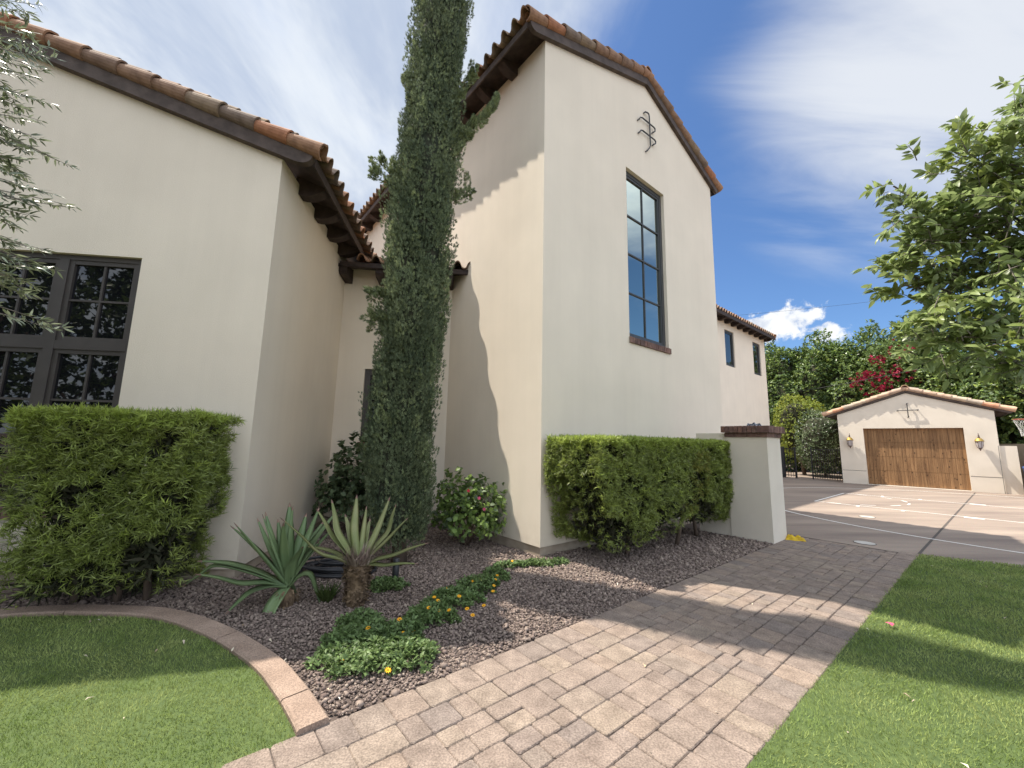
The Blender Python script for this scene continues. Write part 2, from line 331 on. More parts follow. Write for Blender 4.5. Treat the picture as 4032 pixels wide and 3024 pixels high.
# paved path: individual stones of three sizes with worn edges, laid between two border courses
m_sand = M('joint_sand', (0.12, 0.096, 0.084), 0.95, (0.065, 0.054, 0.05), 40, 5)
m_paver = M('paver', (0.4, 0.3, 0.24), 0.9, None, 10, 6, 0.7, 130, ic=[(0.262, 0.205, 0.170), (0.288, 0.226, 0.184), (0.25, 0.198, 0.168), (0.298, 0.229, 0.180), (0.23, 0.187, 0.163), (0.305, 0.242, 0.190)], lo=0.36, hi=0.8)
def speckle(m, sc, amt, sc2, amt2):
    n, l = m.node_tree.nodes, m.node_tree.links; b = n['Principled BSDF']; src = b.inputs['Base Color'].links[0].from_socket; t = n.new('ShaderNodeTexCoord')
    for s_, a_, lo, hi in ((sc, amt, .36, .64), (sc2, amt2, .40, .72)):
        x = n.new('ShaderNodeTexNoise'); x.inputs['Scale'].default_value = s_; x.inputs['Detail'].default_value = 4; l.new(t.outputs['Object'], x.inputs['Vector'])
        r = n.new('ShaderNodeMapRange'); r.inputs[1].default_value = lo; r.inputs[2].default_value = hi; r.inputs[3].default_value = 1 - a_; r.inputs[4].default_value = 1 + a_; l.new(x.outputs['Fac'], r.inputs[0])
        v = n.new('ShaderNodeVectorMath'); v.operation = 'SCALE'; l.new(src, v.inputs[0]); l.new(r.outputs[0], v.inputs['Scale']); src = v.outputs[0]
    l.new(src, b.inputs['Base Color'])
speckle(m_paver, 95, .26, 5.5, .10)
flat('path_bed', [PS(-5, PL), PS(SEND, PL), PS(SEND, PR), PS(-5, PR)], -0.010, m_sand)
pv = MB()
def stone(s0, s1, n0, n1):
    gp = 0.0022; dz = random.uniform(-.0025, .0025); j = lambda: random.uniform(-.003, .003)
    s0, s1, n0, n1 = s0 + gp + j(), s1 - gp + j(), n0 + gp + j(), n1 - gp + j(); c_ = 0.005; ch = .013
    def ring(i, z, cc):                                       # clipped corners
        return [PS(s0 + i + cc, n0 + i), PS(s1 - i - cc, n0 + i), PS(s1 - i, n0 + i + cc), PS(s1 - i, n1 - i - cc), PS(s1 - i - cc, n1 - i), PS(s0 + i + cc, n1 - i), PS(s0 + i, n1 - i - cc), PS(s0 + i, n0 + i + cc)], z
    vs = []
    for i, z, cc in ((0, -.03, ch), (0, -.006, ch), (c_, 0.0, ch * .8)):
        rr, z_ = ring(i, z, cc); tilt = random.uniform(-.001, .001)
        vs += [(p[0], p[1], z_ + dz) for p in rr]
    pv.add(vs, [(k, (k + 1) % 8, 8 + (k + 1) % 8, 8 + k) for k in range(8)] + [(8 + k, 8 + (k + 1) % 8, 16 + (k + 1) % 8, 16 + k) for k in range(8)] + [tuple(range(16, 24))])
s = -4.0
while s < SEND - .1:
    w = random.uniform(.178, .215); stone(s, s + w, PL, PL + .235); s += w
s = -4.0
while s < SEND:
    w = random.choice((.155, .225, .225)); stone(s, s + w, PR - .225, PR); s += w
n0, n1 = PL + .235, PR - .225; NC = 17; U = (n1 - n0) / NC; NS = int((SEND + 4) / U)
grid = np.zeros((NS, NC), bool)
for i in range(NS):
    for j in range(NC):
        if grid[i, j]: continue
        opts = [(4, 3), (3, 4), (3, 3), (3, 3), (3, 2), (2, 3), (4, 3), (2, 3), (2, 2)]; random.shuffle(opts)
        opts += [(2, 2), (3, 1), (1, 3), (2, 1), (1, 2), (1, 1)]
        for a_, b_ in opts:
            if i + a_ <= NS and j + b_ <= NC and not grid[i:i + a_, j:j + b_].any():
                rest = 0                                      # avoid one-unit gaps in this row
                k = j + b_
                while k < NC and not grid[i, k] and rest < 2: rest += 1; k += 1
                if rest == 1 and (a_, b_) in ((4, 3), (3, 4), (3, 3), (3, 2), (2, 3), (2, 2)): continue
                grid[i:i + a_, j:j + b_] = True; stone(-4 + i * U, -4 + (i + a_) * U, n0 + j * U, n0 + (j + b_) * U); break
tag(pv.build('path', m_paver), kind='structure')

# concrete edging round the left lawn
KI = [gnd(u, v) for u, v in ((-260, 1385), (-120, 1352), (0, 1336), (100, 1330), (200, 1330), (330, 1338), (440, 1375), (540, 1440), (592, 1503), (622, 1553), (641, 1592))]
def smooth(P, n=8):
    P = [np.array(p) for p in P]; out_ = []
    for i in range(len(P) - 1):
        p0, p1, p2, p3 = P[max(i - 1, 0)], P[i], P[i + 1], P[min(i + 2, len(P) - 1)]
        for t in np.linspace(0, 1, n, endpoint=False): out_.append(.5 * ((2 * p1) + (-p0 + p2) * t + (2 * p0 - 5 * p1 + 4 * p2 - p3) * t ** 2 + (-p0 + 3 * p1 - 3 * p2 + p3) * t ** 3))
    return out_ + [P[-1]]
KI = smooth(KI)
def offset(P, d):
    o = []
    for i, p in enumerate(P):
        t = unit(P[min(i + 1, len(P) - 1)] - P[max(i - 1, 0)]); o.append(p + np.array([-t[1], t[0], 0]) * d)
    return o
m_kerb = M('kerb_concrete', (0.34, 0.25, 0.195), 0.92, (0.285, 0.205, 0.158), 5, 6, 0.6, 160); speckle(m_kerb, 120, .25, 4, .08)
kb = MB(); prof = [(0.0, -.03), (0.0, .018), (.012, .029), (.150, .031), (.162, .020), (.165, -.03)]
rings = [offset(KI, o) for o, z in prof]; npf = len(prof)
cuts = [(0, 27), (27, 50), (50, 67), (67, len(KI) - 1)]
for a0, a1 in cuts:
    P_ = list(range(a0, a1 + 1)); vs = []
    for q, i in enumerate(P_):
        for (o_, z), rg in zip(prof, rings):
            p = rg[i].copy(); ins = 0.006 if q in (0, len(P_) - 1) else 0
            if ins: t = unit(KI[min(i + 1, len(KI) - 1)] - KI[max(i - 1, 0)]); p = p + t * (ins if q == 0 else -ins)
            vs.append((p[0], p[1], z))
    kb.add(vs, [(q * npf + k, (q + 1) * npf + k, (q + 1) * npf + k + 1, q * npf + k + 1)[::-1] for q in range(len(P_) - 1) for k in range(npf - 1)] + [tuple(range(npf)), tuple(range((len(P_) - 1) * npf, len(P_) * npf))[::-1]])
tag(kb.build('kerb', m_kerb), kind='structure')

# artificial turf
m_turfb = M('turf_base', (0.09, 0.125, 0.04), 0.95, (0.06, 0.09, 0.03), 30)
m_turf = M('turf', (0.22, 0.295, 0.082), 0.6, (0.35, 0.40, 0.14), 2.5, 5, island=0.45, spec=0.25, trans=0.3)
LAWN_L = [(p[0], p[1]) for p in KI] + [tuple(PS(-5, PL)[:2]), (-9, -4), (-9, 2.2)]
LAWN_R = [tuple(PS(-5, PR)[:2]), tuple(LC[:2]), tuple((LC + LDIR * 12)[:2]), (9, -6)]
def inpoly(x, y, poly):
    ins = np.zeros(len(x), bool); j = len(poly) - 1
    for i in range(len(poly)):
        xi, yi = poly[i]; xj, yj = poly[j]
        cnd = ((yi > y) != (yj > y)) & (x < (xj - xi) * (y - yi) / (yj - yi + 1e-12) + xi); ins ^= cnd; j = i
    return ins
flat('lawn', [(*p, 0) for p in LAWN_L], -0.004, m_turfb); flat('lawn', [(*p, 0) for p in LAWN_R], -0.006, m_turfb)
def in_view(P, m=90):
    c_ = (P - np.array([0, 0, CAMZ])) @ CR.T; u = c_[:, 0] / c_[:, 2] * FPX + 2016; v = c_[:, 1] / c_[:, 2] * FPX + 1512
    return (c_[:, 2] > 0.2) & (u > -m * 4) & (u < 4032 + m * 4) & (v > -m * 4) & (v < 3024 + m * 4)
def turf(poly, bb, dens, lab):
    n = int((bb[1] - bb[0]) * (bb[3] - bb[2]) * dens); x = RNG.uniform(bb[0], bb[1], n); y = RNG.uniform(bb[2], bb[3], n)
    P = np.stack([x, y, np.full(n, -.004)], 1); k = inpoly(x, y, poly) & in_view(P)
    far = np.hypot(x, y); k &= RNG.random(n) < np.clip(4.0 / far, .25, 1) ** 1.1
    P = P[k]; n = len(P); far = far[k]; P[:, :2] += RNG.normal(size=(n, 2)) * .007
    h = RNG.uniform(.016, .030, n); lean = .55 * np.stack([sn(P, 5, 1), sn(P, 5, 4), np.zeros(n)], 1) + RNG.normal(size=(n, 3)) * .45; lean[:, 2] = 1
    d = unit(lean); T = np.array([(-.5, 0, 0), (.5, 0, 0), (0, 1, 0)]); w = .0035 * np.clip(far / 3.5, 1, 3)
    s_ = unit(np.cross(d, RNG.normal(size=(n, 3)))); V = np.stack([P - s_ * w[:, None] * .5, P + s_ * w[:, None] * .5, P + d * h[:, None] * np.clip(far / 4.5, 1, 1.3)[:, None]], 1)
    me = np_mesh('grass', V, [(0, 1, 2)]); tag(link('grass', me, None, [m_turf]), lab, 'grass', kind='stuff')
turf(LAWN_L, (-6, -.6, 1.2, 4.2), 11000, 'short green turf inside the curved concrete edging')
turf(LAWN_R, (.8, 10.5, 1.2, 6.6), 8500, 'short green turf on the right of the paved path')

# gravel: loose stones over the planting bed
def ico():
    t = (1 + 5 ** .5) / 2; v = np.array([(-1, t, 0), (1, t, 0), (-1, -t, 0), (1, -t, 0), (0, -1, t), (0, 1, t), (0, -1, -t), (0, 1, -t), (t, 0, -1), (t, 0, 1), (-t, 0, -1), (-t, 0, 1)], float) / 1.9
    f = [(0, 11, 5), (0, 5, 1), (0, 1, 7), (0, 7, 10), (0, 10, 11), (1, 5, 9), (5, 11, 4), (11, 10, 2), (10, 7, 6), (7, 1, 8), (3, 9, 4), (3, 4, 2), (3, 2, 6), (3, 6, 8), (3, 8, 9), (4, 9, 5), (2, 4, 11), (6, 2, 10), (8, 6, 7), (9, 8, 1)]
    return v, f
m_gravel = M('gravel', (0.2, 0.15, 0.12), 0.9, None, 60, 3, ic=[(0.17, 0.125, 0.108), (0.26, 0.20, 0.17), (0.125, 0.095, 0.084), (0.33, 0.26, 0.215), (0.19, 0.142, 0.122), (0.40, 0.325, 0.265)], lo=.3, hi=.9)
KO = offset(KI, .165)
LKO = [(p[0], p[1]) for p in KO] + [tuple(PS(-5, PL)[:2]), (-9, -4), (-9, 2.2)]
n = 300000; x = RNG.uniform(-6.2, 5.2, n); y = RNG.uniform(2.3, 8.2, n); P = np.stack([x, y, np.zeros(n)], 1)
ap, bp_ = (P - T0) @ A, (P - T0) @ B; xl, yl = (P - C0) @ C, (P - C0) @ D; pn = P @ NP_; ps = P @ A
k = (pn < PL - .004) & ~inpoly(x, y, LKO) & ~((ap > -.01) & (bp_ > -.01)) & ~((xl < .01) & (yl > -.01)) & (yl < 2.9) & in_view(P, 20) & (ps < 8.75) & ~((ap > 3.66) & (ap < 4.31) & (bp_ > -1.66))
k &= RNG.random(n) < np.clip(4.5 / np.hypot(x, y), .3, 1)
P = P[k]; n = len(P); r = RNG.gamma(6, .00148, n) * np.clip(np.hypot(P[:, 0], P[:, 1]) / 4.2, 1, 1.6); iv, if_ = ico()
q = rnd_unit(n); q2 = unit(np.cross(q, rnd_unit(n))); q3 = np.cross(q, q2)
sc = RNG.uniform(.55, 1.15, (n, 3)); jit = 1 + RNG.normal(size=(n, 12, 1)) * .12
L_ = iv[None] * sc[:, None] * jit
V = L_[..., 0:1] * q[:, None] + L_[..., 1:2] * q2[:, None] + L_[..., 2:3] * q3[:, None]; V *= r[:, None, None]; V[..., 2] *= .75
P[:, 2] = -.010 + r * .45 + RNG.random(n) * .006 + .008 * sn(P, 3)
tag(link('gravel', np_mesh('gravel', V + P[:, None], if_), None, [m_gravel]), 'loose brown and grey landscaping gravel covering the planting bed', 'gravel', kind='stuff')
GRAVEL_N = n
#---HOUSE---

# ================================================================== HOUSE
MH = MT; MHi = MH.inverted(); MLL = MHi @ ML                   # the house's own frame; the left wing inside it
house = empty('house', T0, R(90 - 50.6))
tag(house, 'cream stucco house with clay tile roofs and a tall gabled stair tower', 'house')
def wall(mb, x0, x1, z0, top, holes=(), depth=0.1, breaks=(), y=0.0, xmap=None):
    """wall in the plane y (facing -y) with openings and their reveals; top(x) is the roof line"""
    xs = sorted({x0, x1, *breaks, *[h[0] for h in holes], *[h[1] for h in holes]}); xs = [x for x in xs if x0 <= x <= x1]
    for xa, xb in zip(xs[:-1], xs[1:]):
        z = z0; hs = sorted([h for h in holes if h[0] <= xa + 1e-6 and h[1] >= xb - 1e-6], key=lambda h: h[2])
        for h in hs:
            mb.quad((xa, y, z), (xb, y, z), (xb, y, h[2]), (xa, y, h[2])); z = h[3]
        mb.quad((xa, y, z), (xb, y, z), (xb, y, top(xb)), (xa, y, top(xa)))
    for a, b, c_, d in holes:
        e = y + depth
        mb.quad((a, y, c_), (a, y, d), (a, e, d), (a, e, c_)); mb.quad((b, y, c_), (b, e, c_), (b, e, d), (b, y, d))
        mb.quad((a, y, d), (b, y, d), (b, e, d), (a, e, d)); mb.quad((a, y, c_), (a, e, c_), (b, e, c_), (b, y, c_))
def window(parent, mbM, hole, cols, rows, mat, gmat, y, fw=.055, mw_=.022, mull=(), rails=(), sashw=.045, pane_y=.03):
    """frame, sash bars and glass in an opening: mull = x of wide posts, rails = z of wide bars"""
    a, b, c_, d = hole; f = MB(mbM); g_ = MB(mbM)
    xs = [a] + [m for m in mull] + [b]; zs = [c_] + list(rails) + [d]
    def bar(x0, x1, z0, z1, y0, y1): f.cbox_y(x0, x1, y0, y1, z0, z1) if hasattr(f, 'cbox_y') else f.box(x0, x1, y0, y1, z0, z1)
    bar(a, a + fw, c_, d, y, y + .09); bar(b - fw, b, c_, d, y, y + .09); bar(a + fw, b - fw, d - fw, d, y + .002, y + .09); bar(a + fw, b - fw, c_, c_ + fw, y + .002, y + .09)
    for m in mull: bar(m - .05, m + .05, c_ + fw, d - fw, y - .004, y + .09)
    for r_ in rails: bar(a + fw, b - fw, r_ - .05, r_ + .05, y - .002, y + .088)
    for i in range(len(xs) - 1):
        for j in range(len(zs) - 1):
            xa = xs[i] + (fw if i == 0 else .05); xb = xs[i + 1] - (fw if i == len(xs) - 2 else .05); za = zs[j] + (fw if j == 0 else .05); zb = zs[j + 1] - (fw if j == len(zs) - 2 else .05)
            s_ = sashw
            if s_: bar(xa, xa + s_, za, zb, y + .012, y + .07); bar(xb - s_, xb, za, zb, y + .012, y + .07); bar(xa + s_, xb - s_, zb - s_, zb, y + .014, y + .07); bar(xa + s_, xb - s_, za, za + s_, y + .014, y + .07)
            xa += s_; xb -= s_; za += s_; zb -= s_
            cc = cols; rr = rows[j] if hasattr(rows, '__len__') else rows
            for q in range(1, cc): X = xa + (xb - xa) * q / cc; bar(X - mw_ / 2, X + mw_ / 2, za, zb, y + .022, y + .06)
            for q in range(1, rr): Z = za + (zb - za) * q / rr; bar(xa, xb, Z - mw_ / 2, Z + mw_ / 2, y + .020, y + .06)
            g_.box(xa - .01, xb + .01, y + pane_y + .012, y + pane_y + .018, za - .01, zb + .01)
    fo = f.build('window', mat, parent); g_.build('pane', gmat, fo); return fo
def brick_row(parent, mbM, x0, x1, y0, y1, z0, z1, w=.07, name='sill', proud=.0):
    b_ = MB(mbM); x = x0
    while x < x1 - .02:
        e = min(x + w * random.uniform(.9, 1.1), x1); j = random.uniform(-.004, .004); b_.cbox(x + .005, e - .005, y0 + j, y1, z0 + random.uniform(0, .004), z1 + j, .008); x = e
    b_.cur = 1; b_.box(x0 + .004, x1 - .004, y0 + .012, y1, z0 + .006, z1 - .012)
    return b_.build(name, [m_brick, m_mortar], parent)

EXPO = .385
def tiled_slope(parent, mbM, e0, edir, udir, slope, length, run, mat, name='roof', under=1, w=.255, skip=None, p0=0.0):
    """S-profile clay tiles: eave line from e0 along edir, rising along udir"""
    mb = MB(mbM); e0 = np.array(e0, float); ed = np.array(edir, float); ud = np.array(udir, float); k = 1 / math.hypot(1, slope)
    up = (ud + np.array([0, 0, slope])) * k; nn = np.cross(ed, up); nn = nn if nn[2] > 0 else -nn
    L = run / k; nc = int(length / w); prof = []
    for i in range(7): t = i / 6; prof.append((t * .64 * w, .108 * math.sin(PI * t) ** .7))
    for i in range(1, 5): t = i / 4; prof.append(((.64 + .36 * t) * w, -.022 * math.sin(PI * t)))
    npf = len(prof); rows_ = int(math.ceil(L / EXPO))
    for c_ in range(nc):
        for r_ in range(rows_):
            q0 = r_ * EXPO + random.uniform(-.012, .012); q1 = min((r_ + 1) * EXPO + .05, L + .02)
            if skip and skip(c_, q0): continue
            hj = random.uniform(-.004, .008); pj = p0 + c_ * w + random.uniform(-.006, .006); yaw = random.uniform(-.008, .008)
            vs = []
            for q, h in ((q0, .050 + hj), (q1, .010 + hj)):
                for th in (0, -.023):
                    for px_, ph in prof: vs.append(tuple(e0 + ed * (pj + px_ + yaw * (q - q0) / EXPO) + up * q + nn * (h + ph + th)))
            f = [(i, i + 1, 2 * npf + i + 1, 2 * npf + i) for i in range(npf - 1)] + [(i + 1, i, npf + i, npf + i + 1) for i in range(npf - 1)]
            f += [(0, 2 * npf, 3 * npf, npf), (npf - 1, 2 * npf - 1, 4 * npf - 1, 3 * npf - 1)]
            if r_ < under: f += [(npf + i + 1, npf + i, 3 * npf + i, 3 * npf + i + 1) for i in range(npf - 1)]
            mb.add(vs, f)
            if r_ == 0:                                       # the under-tile seen in the mouth of each barrel
                vs = []
                for q in (q0 + .03, q0 + .30):
                    for i in range(6): t = i / 5; vs.append(tuple(e0 + ed * (pj + (.05 + .40 * t) * w) + up * q + nn * (.018 + .040 * math.sin(PI * t))))
                mb.add(vs, [(i, i + 1, 7 + i, 6 + i) for i in range(5)])
    return mb.build(name, mat, parent)
def barrel_row(parent, mbM, p0, p1, outv, mat, name='rake_tile_row', r=.092, a0=-112, a1=95, expo=.43, lift=.035):
    """half-round tiles lapped along a roof edge; p0 = lower end"""
    mb = MB(mbM); p0 = np.array(p0, float); p1 = np.array(p1, float); ax = unit(p1 - p0); o = np.array(outv, float); o = unit(o - ax * o.dot(ax)); nn = np.cross(ax, o); nn = nn if nn[2] > 0 else -nn
    L = np.linalg.norm(p1 - p0); n = int(L / expo) + 1; ns = 10
    for i in range(n):
        q0 = i * expo + random.uniform(-.01, .01); q1 = min(q0 + expo + .06, L + .03); rj = random.uniform(-.004, .006); vs = []
        for q, rr, h in ((q0, r + .017 + rj, lift + .004), (q1, r - .012 + rj, lift - .014)):
            for th in (0, -.022):
                for k in range(ns + 1):
                    a = R(a0 + (a1 - a0) * k / ns); vs.append(tuple(p0 + ax * q + o * (math.cos(a - PI / 2 + PI / 2) * 0 + (rr + th) * math.cos(a)) + nn * (h + (rr + th) * math.sin(a))))
        m = ns + 1
        f = [(k, k + 1, 2 * m + k + 1, 2 * m + k) for k in range(ns)] + [(k + 1, k, m + k, m + k + 1) for k in range(ns)] + [(m + k + 1, m + k, 3 * m + k, 3 * m + k + 1) for k in range(ns)]
        f += [(0, 2 * m, 3 * m, m), (m - 1, 2 * m - 1, 4 * m - 1, 3 * m - 1)]
        mb.add(vs, f)
    return mb.build(name, mat, parent)
def sloped_box(mb, p0, p1, thick_y, z_lo, z_hi, nose=0.0):
    """board following a slope in the x-z plane: from p0=(x,z) up to p1, thickness between the two y of thick_y"""
    (xa, za), (xb, zb) = p0, p1; s_ = 1 if xb > xa else -1; sl = (zb - za) / (xb - xa)
    lowpts = [(xa, za + z_hi)]
    if nose:                                                  # rounded lower end
        for t in np.linspace(0, 1, 7)[0:]: lowpts.append((xa + s_ * nose * (1 - math.cos(t * PI / 2)) * 1.0, za + sl * s_ * nose * (1 - math.cos(t * PI / 2)) + z_hi - .04 - (z_hi - .04 - z_lo) * math.sin(t * PI / 2)))
    else: lowpts.append((xa, za + z_lo))
    poly = [(x, thick_y[0], z) for x, z in lowpts] + [(xb, thick_y[0], zb + z_lo), (xb, thick_y[0], zb + z_hi)]
    mb.extrude(poly, (0, thick_y[1] - thick_y[0], 0))
def corbel(parent, M0, pos, outv, along, depth=.38, hgt=.24, w=.16, slope=.35, mat=None, cop=None):
    """shaped rafter tail: hangs below the soffit, rounded towards its tip; pos = soffit at the wall"""
    mb = MB(M0); p = np.array(pos, float); o = np.array(outv, float); al = np.array(along, float); zv = np.array([0, 0, 1.0]); pr = [(-.05, .02), (depth, .02 - slope * depth + .0)]
    for t in np.linspace(0, 1, 9): pr.append((depth * (1 - t) ** 1.0 * .86 + .0 + .04 * (1 - t), -slope * depth * (1 - t) - hgt * (math.sin(t * PI / 2) ** .85)))
    pr += [(0.0, -hgt), (-.05, -hgt)]
    mb.extrude([tuple(p + o * x + zv * z - al * w / 2) for x, z in pr], tuple(al * w))
    return mb.build('rafter_tail', mat or m_darkwood, parent)

# ---- tower
TS, TE, TP, TX = .36, 8.17, 2.98, 5.93                        # roof pitch, eave, ridge position, width
TL = 13.5
ttop = lambda x: TE + TS * (x if x <= TP else 2 * TP - x)
tw_hole = (2.215, 3.60, 3.50, 6.95)
w_ = MB(); wall(w_, 0, TX, .125, ttop, [tw_hole], .11, [TP])
w_.quad((0, TL, .125), (0, 0, .125), (0, 0, TE), (0, TL, TE)); w_.quad((TX, 0, .125), (TX, TL, .125), (TX, TL, ttop(TX)), (TX, 0, ttop(TX)))
w_.quad((0, 0, .125), (0, .02, .125), (TX, .02, .125), (TX, 0, .125)); w_.quad((0, 0, .125), (.02, 0, .125), (.02, TL, .125), (0, TL, .125))
w_.build('wall', m_stucco, house)
b_ = MB(); b_.box(.022, TX - .02, .022, TL, -.1, .15); b_.build('foundation', m_found, house)
ro = tiled_slope(house, None, (-.47, -.10, TE + .22 - TS * .47), (0, 1, 0), (1, 0, 0), TS, TL, TP + .47, m_tile)
ro2 = tiled_slope(house, None, (2 * TP + .33, -.10, TE + .20 - TS * .33), (0, 1, 0), (-1, 0, 0), TS, TL, TP + .33, m_tile)
for r0, xe in ((ro, -.40), (ro2, 2 * TP + .30)):
    sg = 1 if xe < 0 else -1
    barrel_row(r0, None, (xe - .06 * sg, -.055, TE + .20 + TS * (-.46 if sg > 0 else -.36)), (TP, -.055, ttop(TP) + .20), (0, -1, 0), m_tile)
    mb = MB(); sloped_box(mb, (xe, TE + TS * (xe if sg > 0 else 2 * TP - xe)), (TP, ttop(TP)), (-.075, -.002), -.03, .195, .17); mb.build('barge_board', m_board, r0)
    mb = MB(); sloped_box(mb, (xe + .02 * sg, TE + TS * ((xe + .02) if sg > 0 else 2 * TP - xe + .02)), (TP, ttop(TP)), (-.001, TL), .10, .19); mb.build('soffit', m_darkwood, r0)
    mb = MB(); xx = xe; mb.box(min(xx, xx + .025 * sg), max(xx, xx + .025 * sg), -.001, TL, TE + TS * -abs(xe if sg > 0 else xe - 2 * TP) + .065, TE + TS * -abs(xe if sg > 0 else xe - 2 * TP) + .19); mb.build('fascia', m_board, r0)
barrel_row(ro, None, (TP, -.12, ttop(TP) + .23), (TP, TL, ttop(TP) + .23), (1, 0, 0), m_tile, 'ridge_tile_row', .11, -10, 190, .42, .02)
for i in range(17): corbel(house, None, (0, .78 + i * .70, TE + .105), (-1, 0, 0), (0, 1, 0), slope=TS)
for i in range(2): corbel(house, None, (TX, .1 + i * .70, ttop(TX) + .105), (1, 0, 0), (0, 1, 0), slope=TS, depth=.28)
wf = window(house, None, tw_hole, 2, 4, m_metal2, m_glass_t, .07, fw=.085, mw_=.026, sashw=.04)
brick_row(wf, None, 2.19, 3.635, -.035, .09, 3.40, 3.515, .078)
# iron wall anchor
def anchor(parent, M0, rods, mat, off=.07, r_=.014):
    mb = MB(M0)
    for rod in rods:
        P_ = [(rod[0][0], .005, rod[0][1])] + [(x, -off, z) for x, z in rod] + [(rod[-1][0], .005, rod[-1][1])]
        mb.tube(P_[1:-1], r_, 8)
        for (x, z) in (rod[0], rod[-1]):
            mb.tube([(x, -off, z), (x, .005, z)], r_ * .9, 8)
            dx = .03
            for sx, sz in ((dx, dx), (-dx, -dx)): mb.tube([(x, -off + .01, z), (x + sx * .8, -off + .02, z + sz)], [r_ * 1.2, r_ * .8], 6)
    return mb.build('wall_anchor', mat, parent)
anchor(house, None, [[(2.90, 8.53), (3.0, 8.56), (3.035, 8.55), (3.05, 8.48), (3.06, 7.83), (3.03, 7.76), (2.93, 7.64)],
    [(2.66, 8.22), (2.70, 8.28), (2.78, 8.32), (2.86, 8.325), (3.22, 8.345), (3.265, 8.33), (3.26, 8.27), (3.19, 8.21)],
    [(2.67, 7.93), (2.71, 7.99), (2.78, 8.02), (2.86, 8.025), (3.23, 8.05), (3.275, 8.03), (3.265, 7.98), (3.19, 7.92)]], m_iron, .045)

# ---- left wing
LS, LE, LP = .345, 5.09, -5.0
ltop = lambda x: LE + LS * (-x if x >= LP else x - 2 * LP)
l_hole = (-3.95, -1.43, .745, 3.62)
w_ = MB(MLL); wall(w_, 2 * LP, 0, .10, ltop, [l_hole], .12, [LP])
w_.quad((0, 0, .10), (0, 6, .10), (0, 6, LE), (0, 0, LE)); w_.quad((2 * LP, 6, .1), (2 * LP, 0, .1), (2 * LP, 0, LE), (2 * LP, 6, LE)); w_.quad((2 * LP, 0, .1), (2 * LP, .02, .1), (0, .02, .1), (0, 0, .1))
w_.build('wall', m_stucco, house)
b_ = MB(MLL); b_.box(2 * LP + .02, -.02, .022, 6, -.1, .12); b_.build('foundation', m_found, house)
rl = tiled_slope(house, MLL, (.50, -.13, LE + .235 - LS * .50), (0, 1, 0), (-1, 0, 0), LS, 6.2, 5.50, m_tile)
rl2 = tiled_slope(house, MLL, (2 * LP - .44, -.13, LE + .21 - LS * .44), (0, 1, 0), (1, 0, 0), LS, 6.2, 5.44, m_tile)
barrel_row(rl, MLL, (.50, -.075, LE + .215 - LS * .50), (LP, -.075, ltop(LP) + .215), (0, -1, 0), m_tile)
barrel_row(rl2, MLL, (2 * LP - .50, -.075, LE + .215 - LS * .50), (LP, -.075, ltop(LP) + .215), (0, -1, 0), m_tile)
barrel_row(rl, MLL, (LP, -.12, ltop(LP) + .23), (LP, 6, ltop(LP) + .23), (1, 0, 0), m_tile, 'ridge_tile_row', .11, -10, 190, .42, .02)
for r0, xe, sg in ((rl, .40, -1), (rl2, 2 * LP - .40, 1)):
    z_e = LE - LS * .40
    mb = MB(MLL); sloped_box(mb, (xe, z_e), (LP, ltop(LP)), (-.095, -.002), -.02, .20, .22); mb.build('barge_board', m_board, r0)
    mb = MB(MLL); sloped_box(mb, (xe + .02 * sg, z_e + LS * .02), (LP, ltop(LP)), (-.001, 6), .10, .19); mb.build('soffit', m_darkwood, r0)
    mb = MB(MLL); mb.box(min(xe, xe + .025 * sg), max(xe, xe + .025 * sg), -.001, 2.5, z_e + .06, z_e + .19); mb.build('fascia', m_darkwood, r0)
for i in range(4): corbel(house, MLL, (0, .62 + i * .60, LE + .105), (1, 0, 0), (0, 1, 0), slope=LS, depth=.38, hgt=.25, w=.17)
wf = window(house, MLL, l_hole, 2, (3, 2), m_metal, m_glass, .045, fw=.06, mw_=.024, mull=(-3.11, -2.27), rails=(2.54,), sashw=.05)
brick_row(wf, MLL, -4.0, -1.40, -.04, .10, .64, .748, .21)

# ---- recessed wall with its low lean-to roof
r_hole = (.505, 1.36, 1.49, 2.89)
w_ = MB(MLL @ Matrix.Translation((0, 2.90, 0))); wall(w_, 0.0, 2.6, .10, lambda x: 5.02, [r_hole], .10)
w_.build('wall', m_stucco, house)
b_ = MB(MLL); b_.box(0, 2.5, 2.92, 3.2, -.1, .12); b_.build('foundation', m_found, house)
wf = window(house, MLL @ Matrix.Translation((0, 2.90, 0)), r_hole, 2, 5, m_metal, m_glass, .05, fw=.06, mw_=.02, sashw=.04)
brick_row(wf, MLL @ Matrix.Translation((0, 2.90, 0)), .47, 1.40, -.035, .09, 1.38, 1.492, .075)
rr_ = tiled_slope(house, MLL, (.34, 2.40, 4.83), (1, 0, 0), (0, 1, 0), LS, 2.35, 3.4, m_tile)
mb = MB(MLL); mb.add([(.0, 2.44, 4.735), (2.85, 2.44, 4.735), (2.85, 5.8, 4.735 + 3.36 * LS), (.0, 5.8, 4.735 + 3.36 * LS), (.0, 2.44, 4.80), (2.85, 2.44, 4.80), (2.85, 5.8, 4.80 + 3.36 * LS), (.0, 5.8, 4.80 + 3.36 * LS)],
    [(0, 3, 2, 1), (4, 5, 6, 7), (0, 1, 5, 4), (2, 3, 7, 6), (0, 4, 7, 3), (1, 2, 6, 5)]); mb.build('soffit', m_darkwood, rr_)
mb = MB(MLL); mb.box(.03, 2.75, 2.415, 2.437, 4.74, 4.83); mb.build('fascia', m_darkwood, rr_)
